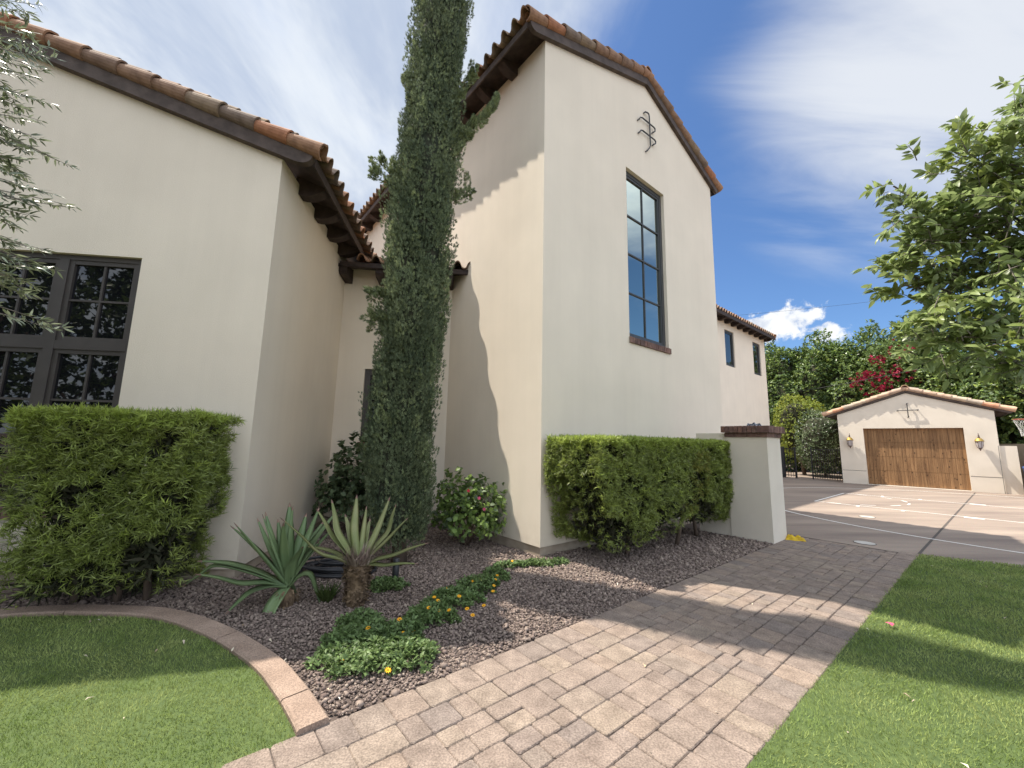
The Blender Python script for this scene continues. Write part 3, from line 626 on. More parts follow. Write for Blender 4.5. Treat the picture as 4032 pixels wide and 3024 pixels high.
for x in (.08, .74, 1.40, 2.06):
    mb = MB(MLL); mb.extrude([(x - .07, 2.46, 4.74), (x - .07, 2.46, 4.66), (x - .07, 2.50, 4.61), (x - .07, 2.93, 4.58), (x - .07, 2.93, 4.885)], (.14, 0, 0)); mb.build('rafter_tail', m_darkwood, house)

# ---- wing far behind, beside the driveway
KB, KE, KX = 3.5, 7.36, 19.95
k_holes = [(14.98, 16.0, 5.24, 6.95), (18.29, 19.30, 5.24, 6.95)]
MK = Matrix.Translation((0, KB, 0))
w_ = MB(MK); wall(w_, TX, KX, 0, lambda x: KE, k_holes, .10); w_.quad((KX, 0, 0), (KX, 7, 0), (KX, 7, KE), (KX, 0, KE)); w_.build('wall', m_stucco, house)
for h in k_holes: window(house, MK, h, 1, 1, m_metal2, m_glass_b, .05, fw=.07, sashw=.05)
rk = tiled_slope(house, None, (TX, KB - .45, KE + .06), (1, 0, 0), (0, 1, 0), .345, KX + .35 - TX, 4.2, m_tile)
barrel_row(rk, None, (KX + .33, KB - .46, KE + .09), (KX + .33, KB + 3.7, KE + .09 + 4.16 * .345), (1, 0, 0), m_tile)
mb = MB(); mb.add([(TX, KB - .43, KE - .05), (KX + .33, KB - .43, KE - .05), (KX + .33, KB + 3.6, KE - .05 + 4.03 * .345), (TX, KB + 3.6, KE - .05 + 4.03 * .345), (TX, KB - .43, KE + .05), (KX + .33, KB - .43, KE + .05), (KX + .33, KB + 3.6, KE + .05 + 4.03 * .345), (TX, KB + 3.6, KE + .05 + 4.03 * .345)],
    [(0, 3, 2, 1), (4, 5, 6, 7), (0, 1, 5, 4), (2, 3, 7, 6), (0, 4, 7, 3), (1, 2, 6, 5)]); mb.build('soffit', m_darkwood, rk)
mb = MB(); mb.box(TX, KX + .34, KB - .46, KB - .432, KE - .09, KE + .055); mb.build('fascia', m_darkwood, rk)
for i in range(9): corbel(house, None, (KX + .05 - i * .70, KB, KE + .09), (0, -1, 0), (1, 0, 0), slope=.345, depth=.40, hgt=.22, w=.15)

# ================================================================== PILLAR, GARDEN WALLS
pil = empty('gate_pillar', TW(3.67, -1.65), R(90 - 50.6)); tag(pil, 'square white stucco pillar with a dark brick cap at the end of the hedge', 'pillar')
mb = MB(); mb.box(0, .63, 0, .65, -.02, 1.72); mb.build('shaft', m_stucco_g, pil)
cp_ = MB(); 
for i in range(4): cp_.cbox(-.02 + i * .1675 + .003, -.02 + (i + 1) * .1675 - .003, -.02, .12, 1.722, 1.795, .006)
for i in range(4): cp_.cbox(.535, .65, -.02 + .142 + i * .137, -.02 + .142 + (i + 1) * .137 - .006, 1.722, 1.795, .006)
for i in range(3): cp_.cbox(-.02, .09, .125 + i * .185, .125 + (i + 1) * .185 - .006, 1.722, 1.795, .006)
for i in range(11): cp_.cbox(-.065 + i * .069 + .004, -.065 + (i + 1) * .069 - .004, -.065 + random.uniform(-.004, .004), .125, 1.80, 1.915 + random.uniform(-.004, .004), .008)
for i in range(8): cp_.cbox(.50, .695 + random.uniform(-.004, .004), .130 + i * .0735 + .004, .130 + (i + 1) * .0735 - .004, 1.80, 1.915 + random.uniform(-.004, .004), .008)
for i in range(8): cp_.cbox(-.065 + random.uniform(-.004, .004), .13, .130 + i * .0735 + .004, .130 + (i + 1) * .0735 - .004, 1.80, 1.915, .008)
cp_.cur = 1; cp_.box(-.008, .638, -.008, .66, 1.721, 1.80); cp_.box(-.05, .68, -.05, .70, 1.801, 1.900)
cp_.build('brick_cap', [m_brick, m_mortar], pil)
gw = MB(); gw.box(0, .2, 0, .56, -.02, 1.79)
tag(gw.build('garden_wall', m_stucco_g, None, loc=None), 'short white stucco wall between the hedge and the brick capped pillar', 'wall')
bpy.data.objects['garden_wall'].matrix_world = Matrix.Translation(Vector(TW(3.70, -.99))) @ Matrix.Rotation(R(90 - 50.6), 4, 'Z')
# folded cloth on the cap
m_cloth_d = M('striped_cloth', (0.03, 0.035, 0.045), 0.9, (0.42, 0.43, 0.46), 7, 3, lo=.52, hi=.56, stretch=(1, 14, 1))
cl = MB()
def pillow(mb, cx, cy, cz, lx, ly, lz, nx=14, ny=8, seed=0, sharp=.35):
    vs = []
    for s_ in (1, -1):
        for i in range(nx + 1):
            for j in range(ny + 1):
                u, v = i / nx * 2 - 1, j / ny * 2 - 1; h = max(0, (1 - abs(u) ** 3) * (1 - abs(v) ** 3)) ** sharp
                w = .5 + .3 * math.sin(5 * u + seed + 2 * v) + .25 * math.sin(9 * v + 3 * u * u + seed)
                e = 1 + .09 * math.sin(4 * v + seed) * (abs(u)) + .12 * math.sin(5 * u + seed * 2) * abs(v)
                vs.append((cx + u * lx * e, cy + v * ly * e, cz + (h * lz * w if s_ > 0 else 0)))
    n_ = (nx + 1) * (ny + 1); f = []
    for i in range(nx):
        for j in range(ny):
            a = i * (ny + 1) + j; q = (a, a + ny + 1, a + ny + 2, a + 1); f += [q, tuple(k + n_ for k in q[::-1])]
    for i in range(nx):
        for j0 in (0, ny): a = i * (ny + 1) + j0; f.append((a, a + ny + 1, a + ny + 1 + n_, a + n_))
    for j in range(ny):
        for i0 in (0, nx): a = i0 * (ny + 1) + j; f.append((a, a + 1, a + 1 + n_, a + n_))
    mb.add(vs, f)
pillow(cl, 0, 0, 0, .17, .10, .075, seed=1.3)
o = cl.build('cloth', m_cloth_d, None, True, tuple(TW(3.98, -1.36, 1.915))); o.rotation_euler = (0, 0, R(30)); tag(o, 'dark folded cloth with pale streaks lying on the brick pillar cap', 'cloth')
m_cloth_y = M('yellow_cloth', (0.62, 0.42, 0.03), 0.9, (0.46, 0.30, 0.03), 14, 4, 0.3, 40)
cl = MB(); pillow(cl, 0, 0, 0, .135, .085, .085, 20, 12, 4.1, .5)
o = cl.build('cloth', m_cloth_y, None, True, tuple(gnd(1712, 1166) + np.array([.03, .0, .003]))); o.rotation_euler = (0, 0, R(-20)); tag(o, 'crumpled yellow cloth dropped on the paving beside the pillar', 'cloth')

# ================================================================== GARAGE
G = hd(136.0); G0 = np.array([15.472, 18.969, 0.0]); GW_, GE, GPK, GS = 4.80, 3.15, 2.40, .36
gar = empty('garage', G0, R(90 - 136.0)); tag(gar, 'small cream garage with a brown wooden door and a clay tile gable roof', 'garage')
gtop = lambda x: GE + GS * (x if x <= GPK else 2 * GPK - x)
g_hole = (.88, 3.94, 0.02, 2.50)
w_ = MB(); wall(w_, 0, GW_, .0, gtop, [g_hole], .22, [GPK]); w_.quad((0, 6, 0), (0, 0, 0), (0, 0, GE), (0, 6, GE)); w_.quad((GW_, 0, 0), (GW_, 6, 0), (GW_, 6, GE), (GW_, 0, GE))
w_.build('wall', m_stucco_g, gar)
for x0, x1 in ((0.02, .86), (3.96, 4.78)): mb = MB(); mb.box(x0, x1, -.004, .01, .585, .60); mb.build('expansion_joint', m_joint, gar)
mb = MB(); mb.box(4.765, 4.775, -.004, .01, .0, 1.80); mb.build('expansion_joint', m_joint, gar)
def door_mat():
    m, n, l, b = new_mat('cedar_boards'); b.inputs['Roughness'].default_value = .6; b.inputs['Specular IOR Level'].default_value = .3
    t = n.new('ShaderNodeTexCoord'); mp = n.new('ShaderNodeMapping'); mp.inputs[3].default_value = (9, 9, .55); l.new(t.outputs['Object'], mp.inputs[0])
    x = n.new('ShaderNodeTexNoise'); x.inputs['Scale'].default_value = 1.6; x.inputs['Detail'].default_value = 6; x.inputs['Distortion'].default_value = 1.2; l.new(mp.outputs[0], x.inputs['Vector'])
    r = n.new('ShaderNodeValToRGB'); e = r.color_ramp.elements; e[0].position = .3; e[0].color = (0.15, 0.078, 0.036, 1); e[1].position = .72; e[1].color = (0.33, 0.19, 0.09, 1)
    q = e.new(.5); q.color = (0.245, 0.135, 0.062, 1); l.new(x.outputs['Fac'], r.inputs[0])
    mp2 = n.new('ShaderNodeMapping'); mp2.inputs[3].default_value = (7, 7, 4.2); l.new(t.outputs['Object'], mp2.inputs[0])
    v = n.new('ShaderNodeTexVoronoi'); v.inputs['Scale'].default_value = 1; l.new(mp2.outputs[0], v.inputs['Vector'])
    mr = n.new('ShaderNodeMapRange'); mr.inputs[1].default_value = .07; mr.inputs[2].default_value = .20; l.new(v.outputs['Distance'], mr.inputs[0])
    mx = n.new('ShaderNodeMix'); mx.data_type = 'RGBA'; mx.inputs[6].default_value = (.05, .024, .012, 1); l.new(mr.outputs[0], mx.inputs[0]); l.new(r.outputs[0], mx.inputs[7])
    g_ = n.new('ShaderNodeNewGeometry'); hv = n.new('ShaderNodeHueSaturation'); m2 = n.new('ShaderNodeMapRange'); m2.inputs[3].default_value = .9; m2.inputs[4].default_value = 1.1
    l.new(g_.outputs['Random Per Island'], m2.inputs[0]); l.new(m2.outputs[0], hv.inputs['Value']); l.new(mx.outputs[2], hv.inputs['Color']); l.new(hv.outputs[0], b.inputs['Base Color']); return m
m_door = door_mat(); mb = MB(); nb = 28; bw = (3.94 - .88) / nb
for q in range(4):
    for i in range(nb): mb.box(.88 + i * bw + .003, .88 + (i + 1) * bw - .003, .16 + random.uniform(0, .004), .20, .03 + q * .617 + .005, .03 + (q + 1) * .617 - .005)
mb.box(.88, 3.94, .19, .23, .02, 2.5); mb.build('door', m_door, gar)
rg = tiled_slope(gar, None, (-.50, -.07, GE + .17 - GS * .5), (0, 1, 0), (1, 0, 0), GS, 6.3, GPK + .5, m_tile_g); rg2 = tiled_slope(gar, None, (GW_ + .50, -.07, GE + .17 - GS * .5), (0, 1, 0), (-1, 0, 0), GS, 6.3, GPK + .5, m_tile_g)
for r0, xe, sg in ((rg, -.46, 1), (rg2, GW_ + .46, -1)):
    barrel_row(r0, None, (xe - .06 * sg, -.04, GE + .17 - GS * .52), (GPK, -.04, gtop(GPK) + .17), (0, -1, 0), m_tile_g, r=.082)
    mb = MB(); sloped_box(mb, (xe, GE - GS * .46), (GPK, gtop(GPK)), (-.065, -.002), .02, .17, .10); mb.build('barge_board', m_board, r0)
    mb = MB(); sloped_box(mb, (xe + .02 * sg, GE - GS * .44), (GPK, gtop(GPK)), (-.001, 6), .08, .165); mb.build('soffit', m_board, r0)
barrel_row(rg, None, (GPK, -.16, gtop(GPK) + .20), (GPK, 6, gtop(GPK) + .20), (1, 0, 0), m_tile_g, 'ridge_tile_row', .11, -10, 190, .42, .02)
for i in range(4): corbel(gar, None, (GW_, .35 + i * .7, GE + .09), (1, 0, 0), (0, 1, 0), slope=GS, depth=.40, hgt=.16, w=.12, mat=m_board)
anchor(gar, None, [[(2.408, 3.55), (2.408, 2.965)], [(2.09, 3.255), (2.72, 3.265)]], m_iron, .10, .017)
m_brass = M('aged_brass', (0.42, 0.29, 0.07), 0.5, (0.30, 0.20, 0.06), 9, 4, metal=.55); m_bronze = M('lantern_bronze', (0.10, 0.07, 0.06), 0.55, (0.16, 0.10, 0.08), 12)
m_lglass = M('frosted_lantern_glass', (0.50, 0.46, 0.46), 0.25, (0.42, 0.38, 0.38), 5, spec=.6)
def lantern(label, pos):
    t = empty('wall_lantern', pos, R(90 - 136.0)); tag(t, label, 'lantern', 'lanterns on the garage wall')
    mb = MB(); mb.lathe([(.0, -.145), (.014, -.14), (.02, -.12), (.012, -.105), (.03, -.095), (.045, -.075), (.03, -.06), (.055, -.045), (.07, -.03)], 0, -.20, 16)
    for k in range(6): a = PI / 3 * k; mb.tube([(.066 * math.cos(a), -.20 + .066 * math.sin(a), -.03), (.094 * math.cos(a), -.20 + .094 * math.sin(a), .06), (.104 * math.cos(a), -.20 + .104 * math.sin(a), .22)], .007, 5)
    mb.build('cage', m_bronze, t, True)
    mb = MB(); mb.lathe([(.06, -.035), (.085, .04), (.098, .14), (.098, .225)], 0, -.20, 20); mb.build('glass', m_lglass, t, True)
    mb = MB(); mb.lathe([(.10, .222), (.138, .225), (.14, .24), (.115, .26), (.10, .30), (.075, .335), (.04, .352), (.03, .36), (.0, .362)], 0, -.20, 24); mb.build('cap', m_brass, t, True)
    mb = MB(); mb.lathe([(.035, .362), (.045, .375), (.02, .40), (.028, .43), (.012, .47), (.0, .49)], 0, -.20, 12)
    mb.tube([(0, 0.0, .10), (0, -.06, .06), (0, -.10, .30), (0, -.12, .46), (0, -.165, .53), (0, -.20, .47)], .011, 8); mb.box(-.05, .05, -.012, .002, -.02, .22); mb.build('bracket', m_bronze, t, True)
lantern('brass capped lantern on the wall left of the garage door', G0 + G * .40 + np.array([0, 0, 1.735])); lantern('brass capped lantern on the wall right of the garage door', G0 + G * 4.30 + np.array([0, 0, 1.735]))
gn = np.array([G[1], -G[0], 0])
gw = MB(); gw.box(0, .43, .05, .22, -.02, 1.80); gw.build('garden_wall', m_stucco_g); o = bpy.context.scene.objects['garden_wall.001']; o.location = G0 + G * 4.80; o.rotation_euler = (0, 0, R(90 - 136)); tag(o, 'low white stucco wall joined to the right side of the garage', 'wall')
#---PLANTS---

# ================================================================== PLANTS
def Mleaf(name, c1, c2, island=.35, trans=.35, rough=.5, spec=.35): return M(name, c1, rough, c2, 1.6, 5, island=island, spec=spec, trans=trans)
m_bark = M('bark', (0.16, 0.115, 0.085), 0.95, (0.09, 0.065, 0.05), 12, 6, 0.8, 40, stretch=(1, 1, .25))
m_bark_g = M('grey_bark', (0.22, 0.19, 0.165), 0.95, (0.13, 0.11, 0.095), 12, 6, 0.8, 40, stretch=(1, 1, .25))
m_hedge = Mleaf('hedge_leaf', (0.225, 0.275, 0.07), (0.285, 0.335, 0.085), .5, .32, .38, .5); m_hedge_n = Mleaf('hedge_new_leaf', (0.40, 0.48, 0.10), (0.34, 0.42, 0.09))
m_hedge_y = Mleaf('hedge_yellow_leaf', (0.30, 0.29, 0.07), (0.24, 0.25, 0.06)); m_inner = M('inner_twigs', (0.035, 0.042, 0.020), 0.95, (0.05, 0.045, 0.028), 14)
m_fleck = M('pale_seed', (0.42, 0.40, 0.27), 0.8, (0.3, 0.28, 0.17), 20)
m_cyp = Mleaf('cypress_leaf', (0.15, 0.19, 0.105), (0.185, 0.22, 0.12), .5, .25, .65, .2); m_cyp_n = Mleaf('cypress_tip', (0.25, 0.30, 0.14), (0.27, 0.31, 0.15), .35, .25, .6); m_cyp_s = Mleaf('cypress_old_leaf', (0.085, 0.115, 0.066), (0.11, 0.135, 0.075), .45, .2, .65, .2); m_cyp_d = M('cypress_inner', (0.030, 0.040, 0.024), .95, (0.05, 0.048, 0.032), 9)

def whorls(centers, axes, per, length, tmpl, spread=(.5, 1.2), jitter=.25):
    """leaves set round short shoots"""
    n = len(centers); T, F = tmpl
    pos = np.repeat(centers, per, 0); ax = np.repeat(unit(axes), per, 0)
    s_ = unit(np.cross(ax, rnd_unit(len(ax)))); k = RNG.uniform(*spread, len(ax))[:, None]
    d = unit(ax * np.cos(k) + s_ * np.sin(k)); L_ = length * RNG.uniform(1 - jitter, 1 + jitter, len(ax))
    pos = pos + ax * (RNG.uniform(-.6, .35, len(ax)) * length)[:, None]
    return place(T, pos, d, ax + RNG.normal(size=ax.shape) * .3, L_), F
def hedge(name, label, M0, size, zb, dens, cut, seed, trunks, floor=None, yellow=None, ll=.056, lw=.085):
    """clipped hedge of narrow leaves; cut(P) tells which points of its box are inside"""
    X, Y, Z = size; root = bpy.data.objects.new(name, None); col.objects.link(root); root.matrix_world = M0; tag(root, label, 'hedge')
    area = [(X * Z, 1), (X * Z, 3), (Y * Z, 0), (Y * Z, 2), (X * Y, 4)]; Ps, Ns = [], []
    for ar, sd_ in area:
        n = int(ar * dens); u, v = RNG.random(n), RNG.random(n); dp = RNG.exponential(.035, n); z_ = zb + u * (Z - zb)
        if sd_ == 1: p = np.stack([v * X, dp, z_], 1); nn = (0, -1, .25)
        if sd_ == 3: p = np.stack([v * X, Y - dp, z_], 1); nn = (0, 1, .25)
        if sd_ == 0: p = np.stack([dp, v * Y, z_], 1); nn = (-1, 0, .25)
        if sd_ == 2: p = np.stack([X - dp, v * Y, z_], 1); nn = (1, 0, .25)
        if sd_ == 4: p = np.stack([v * X, u * Y, Z - dp * .6], 1); nn = (0, 0, 1)
        Ps.append(p); Ns.append(np.tile(nn, (n, 1)))
    P = np.concatenate(Ps); N = np.concatenate(Ns).astype(float)
    n = int(X * Z * dens * .35); P2 = np.stack([RNG.random(n) * X, RNG.random(n) * Y, zb + RNG.random(n) * (Z - zb)], 1); P = np.concatenate([P, P2]); N = np.concatenate([N, unit(P2 - np.array([X / 2, Y / 2, Z * .4]))])
    P = P + N * ((.06 * sn(P, 4.5, seed) + .035 * sn(P, 12, seed)) * np.where(N[:, 2] > .9, .3, 1))[:, None]
    keep = cut(P) & (sn(P, 4.2, seed + 3) > -.80 + .28 * (P[:, 2] < Z * .4)); P, N = P[keep], N[keep]
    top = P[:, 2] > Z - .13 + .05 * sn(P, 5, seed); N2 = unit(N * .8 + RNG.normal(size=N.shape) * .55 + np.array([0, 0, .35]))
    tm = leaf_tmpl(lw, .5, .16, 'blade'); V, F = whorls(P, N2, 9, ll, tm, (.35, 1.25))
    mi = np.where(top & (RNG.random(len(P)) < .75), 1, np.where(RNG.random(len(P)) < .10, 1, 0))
    if yellow is not None: mi = np.where(yellow(P) & (RNG.random(len(P)) < .6), 2, mi)
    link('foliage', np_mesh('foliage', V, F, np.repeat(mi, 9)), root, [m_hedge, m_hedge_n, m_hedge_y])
    # scattered little pale seed heads
    k = RNG.random(len(P)) < .014; iv, if_ = ico(); V = P[k][:, None] + N[k][:, None] * .015 + iv[None] * RNG.uniform(.005, .010, (k.sum(), 1, 1)); link('seed_head', np_mesh('seed', V, if_), root, [m_fleck])['kind'] = 'stuff'
    # dark twiggy inside
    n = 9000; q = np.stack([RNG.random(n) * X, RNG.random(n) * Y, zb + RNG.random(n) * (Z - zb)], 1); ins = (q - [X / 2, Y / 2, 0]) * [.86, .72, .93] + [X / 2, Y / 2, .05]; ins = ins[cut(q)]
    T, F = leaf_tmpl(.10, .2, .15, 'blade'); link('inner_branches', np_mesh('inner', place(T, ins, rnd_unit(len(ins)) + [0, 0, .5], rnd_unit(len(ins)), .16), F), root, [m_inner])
    for tr in trunks: mb = MB(); mb.tube(tr, [.035 - .02 * i / (len(tr) - 1) for i in range(len(tr))], 7); mb.build('trunk', m_bark, root, True)
    return root
ML1 = Matrix.Translation(Vector(LW(-1.52, -1.0))) @ Matrix.Rotation(R(6.9), 4, 'Z')
def cutL(P): x, z = P[:, 0], P[:, 2]; return (x > .10 * (1 - z / 1.75) * 1.6 + .10 * sn(P, 3, 2) * (z < 1.3)) & (x < 1.49 - .14 * np.clip(1.15 - z, 0, 1) + .07 * sn(P, 4, 5)) & (z > .05 + .08 * sn(P, 3, 1) + .10 * (x > 1.0)) & (P[:, 1] > .25 * np.clip(.55 - z, 0, 1))
hedge('clipped_hedge', 'tall clipped box hedge of narrow leaves below the big dark window', ML1, (1.50, .76, 1.73), .04, 1250, cutL, 1.0, [[(.8, .4, 0), (.85, .4, .5), (.95, .4, 1.0)], [(1.05, .42, 0), (1.0, .4, .6), (.8, .4, 1.1)], [(.45, .4, 0), (.5, .45, .7)]], ll=.072, lw=.062)
MR1 = Matrix.Translation(Vector(TW(-.02, -1.06))) @ Matrix.Rotation(R(90 - 50.6), 4, 'Z')
def cutR(P):
    x, z = P[:, 0], P[:, 2]
    return (x > .36 * np.clip(1.35 - z, 0, 1.2) * .55 + .05 * sn(P, 4, 2)) & (z > .24 + .10 * sn(P, 2.6, 7) + .16 * np.exp(-((x - 2.4) / .45) ** 2) - .16 * np.exp(-((x - 1.0) / .5) ** 2)) & (P[:, 1] > .22 * np.clip(.75 - z, 0, 1)) & ~((np.abs(x - 2.55 - .1 * z) < .10) & (P[:, 1] < .2) & (z < 1.15))
hedge('clipped_hedge', 'long clipped hedge with bright green top along the foot of the tower', MR1, (3.72, .98, 1.62), .06, 1250, cutR, 4.0, [[(1.15, .45, 0), (1.2, .45, .4), (1.0, .45, 1.0)], [(2.25, .30, 0), (2.42, .28, .42), (2.62, .35, .75), (2.7, .4, 1.2)], [(3.2, .45, 0), (3.1, .5, .8)]], yellow=lambda P: (np.abs(P[:, 0] - 2.3 - .25 * P[:, 2]) < .28) & (P[:, 2] < 1.45))
# small dark shrub at the left edge
def shrub(name, label, cat, pos, rad, n, L_, tmpl, mats, mi=None, per=5, lift=.0, stems=5, seed=0, spread=(.5, 1.35), flowers=None, up=.3):
    root = empty(name, pos); tag(root, label, cat); rx, ry, rz = rad
    d = rnd_unit(n); d[:, 2] = np.abs(d[:, 2]) * 1.15 - .35; d = unit(d); r = RNG.random(n) ** .33; P = d * r[:, None] * np.array([rx, ry, rz]) * (1 + .22 * sn(d, 2.6, seed) + .12 * sn(d, 6, seed))[:, None]; P[:, 2] += rz * .62 + lift
    P = P[P[:, 2] > .03]; ax = unit(P - np.array([0, 0, rz * .4 + lift]) + RNG.normal(size=P.shape) * .12) + np.array([0, 0, up])
    V, F = whorls(P, ax, per, L_, tmpl, spread); m_i = RNG.choice(len(mats), len(V), p=mi) if mi else None
    link('foliage', np_mesh('foliage', V, F, m_i), root, mats)
    mb = MB()
    for i in range(stems):
        e = P[RNG.integers(len(P))]; mb.tube([(RNG.normal() * .03, RNG.normal() * .03, -.02), tuple(e * [.4, .4, .55]), tuple(e)], [.014, .010, .004], 6)
    mb.build('stem', m_bark, root, True)
    return root, P
m_dark = Mleaf('dark_leaf', (0.055, 0.085, 0.035), (0.075, 0.105, 0.042)); 
shrub('garden_shrub', 'small dark round shrub at the wall on the far left', 'shrub', LW(-2.55, -.55), (.46, .42, .50), 700, .055, leaf_tmpl(.2, .3, .1), [m_dark], per=6, seed=2)

# ---- Italian cypress
CYB = gnd(859, 1218); KC = .882
cyp = empty('cypress_tree', CYB); tag(cyp, 'tall narrow dark green column cypress standing between the two wings', 'tree')
nr = unit(np.array([CYB[1], -CYB[0], 0.0])); PRZ = np.array([0, .35, .7, 1.2, 1.75, 2.35, 2.85, 3.4, 4.0, 4.8, 5.2, 5.6, 6.4, 6.9, 7.8, 8.6, 9.2, 10.2, 11.1, 11.9]) * KC
PRL = np.array([-.10, -.30, -.50, -.57, -.55, -.48, -.44, -.47, -.45, -.47, -.44, -.41, -.38, -.33, -.27, -.24, -.24, -.14, .04, .22]) * KC; PRR = np.array([.12, .38, .42, .39, .40, .44, .48, .52, .50, .54, .54, .58, .62, .60, .56, .66, .66, .60, .48, .26]) * KC
def cyp_c(z): l, r = np.interp(z, PRZ, PRL), np.interp(z, PRZ, PRR); return (l + r) / 2, np.maximum((r - l) / 2, .03)
n = 1900; z = RNG.uniform(.25, 10.35, n); a = RNG.uniform(0, 2 * PI, n); cc, rr = cyp_c(z); perp = np.array([-nr[1], nr[0], 0]) * -1
perp = np.array([0, 1, 0]) - nr * nr[1]; perp = unit(perp)
rad = rr * (.88 + .10 * np.sin(3 * a + z * 2.3) + RNG.normal(size=n) * .065); radial = np.cos(a)[:, None] * nr + np.sin(a)[:, None] * perp
root_ = nr * cc[:, None] + radial * (rad * .84)[:, None]; root_[:, 2] = z - .10
axis = unit(radial * RNG.uniform(.06, .24, n)[:, None] + np.array([0, 0, 1.0]) + RNG.normal(size=(n, 3)) * .07); plen = RNG.uniform(.26, .66, n); prad = np.clip(plen * RNG.uniform(.11, .17, n), .035, .085)
def add_branch(u, v, u2, v2, dist, k):                        # a few stray shoots that stand off the column
    global root_, axis, plen, prad
    p, q = at(u, v, dist * KC) - CYB, at(u2, v2, dist * KC) - CYB
    t = RNG.random(k)[:, None]; b = p + (q - p) * t; root_ = np.concatenate([root_, b]); axis = np.concatenate([axis, unit((q - p) * .8 + RNG.normal(size=(k, 3)) * .28 + np.array([0, 0, .2]))]); L_ = .12 + RNG.random(k) * .12; plen = np.concatenate([plen, L_]); prad = np.concatenate([prad, L_ * .2])
for b_ in ((945, 370, 1068, 225, 6.1, 40), (960, 320, 1050, 250, 6.1, 20), (950, 270, 1022, 160, 6.1, 26), (890, 420, 814, 378, 6.3, 16), (880, 400, 816, 345, 6.3, 12), (890, 660, 808, 632, 6.2, 18), (890, 715, 808, 690, 6.2, 22), (915, 240, 868, 170, 6.2, 10), (940, 480, 1012, 405, 6.2, 14)): add_branch(*b_)
n = len(root_); per = 60; t = RNG.random((n, per)) ** .8; th = RNG.uniform(0, 2 * PI, (n, per)); s1 = unit(np.cross(axis, rnd_unit(n))); s2 = np.cross(axis, s1)
pr_ = prad[:, None] * np.sqrt(np.clip(1 - t ** 2.0, .02, 1)); rv = np.cos(th)[..., None] * s1[:, None] + np.sin(th)[..., None] * s2[:, None]
P = root_[:, None] + axis[:, None] * (t * plen[:, None])[..., None] + rv * pr_[..., None]; dd = unit(axis[:, None] * 1.0 + rv * .38 + RNG.normal(size=P.shape) * .15)
# sprig: a little fan of scale-leaf blades
bl, bf = leaf_tmpl(.11, .3, .08, 'blade'); SV, SF = [], []
for ang, y0, L_ in ((0, 0, 1), (.75, .12, .62), (-.75, .16, .6), (.65, .42, .48), (-.65, .46, .46), (.1, .3, .55)):
    ca, sa = math.cos(ang), math.sin(ang); q = bl * L_; q = np.stack([q[:, 0] * ca + q[:, 1] * sa, -q[:, 0] * sa + q[:, 1] * ca + y0, q[:, 2] + .05 * math.sin(9 * ang)], 1); o_ = sum(len(v) for v in SV); SV.append(q); SF += [tuple(i + o_ for i in f) for f in bf]
SV = np.concatenate(SV); P = P.reshape(-1, 3); dd = dd.reshape(-1, 3); V = place(SV, P, dd, rnd_unit(len(P)), RNG.uniform(.034, .066, len(P)))
plm = np.repeat((RNG.random(n) < .16) | (np.arange(n) >= 1900), per); tip = t.reshape(-1) > .6; pk = np.repeat(RNG.choice(3, n, p=[.5, .2, .3]), per); mi = np.where(plm & (RNG.random(len(P)) < .6), 1, np.where(tip & (pk == 1) & (RNG.random(len(P)) < .6), 1, np.where(pk == 2, 2, 0)))
link('crown', np_mesh('crown', V, SF, mi), cyp, [m_cyp, m_cyp_n, m_cyp_s])
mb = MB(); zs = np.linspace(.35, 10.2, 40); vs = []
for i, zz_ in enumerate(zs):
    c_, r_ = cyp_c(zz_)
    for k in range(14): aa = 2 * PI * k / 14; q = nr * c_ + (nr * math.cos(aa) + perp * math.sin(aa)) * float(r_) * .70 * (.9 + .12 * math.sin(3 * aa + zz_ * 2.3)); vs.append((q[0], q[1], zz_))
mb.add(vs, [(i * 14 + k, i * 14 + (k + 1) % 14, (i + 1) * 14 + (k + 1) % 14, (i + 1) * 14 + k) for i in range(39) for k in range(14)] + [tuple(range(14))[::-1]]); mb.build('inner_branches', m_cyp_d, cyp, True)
mb = MB(); mb.tube([(.02, 0, -.03), (0, 0, .3), (.0, 0, 2.0), (.15, 0, 7)], [.10, .085, .08, .03], 12); mb.build('trunk', m_bark, cyp, True)

# ---- hibiscus shrubs either side of the cypress
m_hib = Mleaf('hibiscus_leaf', (0.155, 0.235, 0.06), (0.20, 0.285, 0.075), .4); m_hib_d = Mleaf('hibiscus_dark_leaf', (0.12, 0.165, 0.085), (0.15, 0.20, 0.095), .35); m_red = M('red_petal', (0.55, 0.03, 0.04), .6, (0.42, .02, .05), 8); m_pink = M('pink_petal', (0.62, 0.10, 0.20), .6, (0.5, 0.06, 0.12), 8)
OV = leaf_tmpl(.36, .22, .18)
def flower(parent, pos, d, r, n, petal, centre, tw=.32):
    T, F = leaf_tmpl(tw, .15, .15); mb = MB(); d = unit(np.array(d, float)); s1 = unit(np.cross(d, (0.3, .2, 1))); s2 = np.cross(d, s1)
    for k in range(n):
        a = 2 * PI * k / n; e = s1 * math.cos(a) + s2 * math.sin(a); v = place(T, np.array([pos]), np.array([e + d * .25]), np.array([d]), r)[0]; mb.add([tuple(q) for q in v], F)
    mb.cur = 1; mb.M = Matrix.Translation(Vector(pos)) @ Vector(d).to_track_quat('Z', 'Y').to_matrix().to_4x4(); mb.lathe([(r * .3, 0), (r * .26, r * .12), (0, r * .2)], 0, 0, 8)
    return mb.build('flower', [petal, centre], parent)
m_yel = M('yellow_petal', (0.80, 0.42, 0.01), .6, (0.72, 0.32, 0.01), 30); m_eye = M('flower_eye', (0.35, 0.13, 0.01), .9)
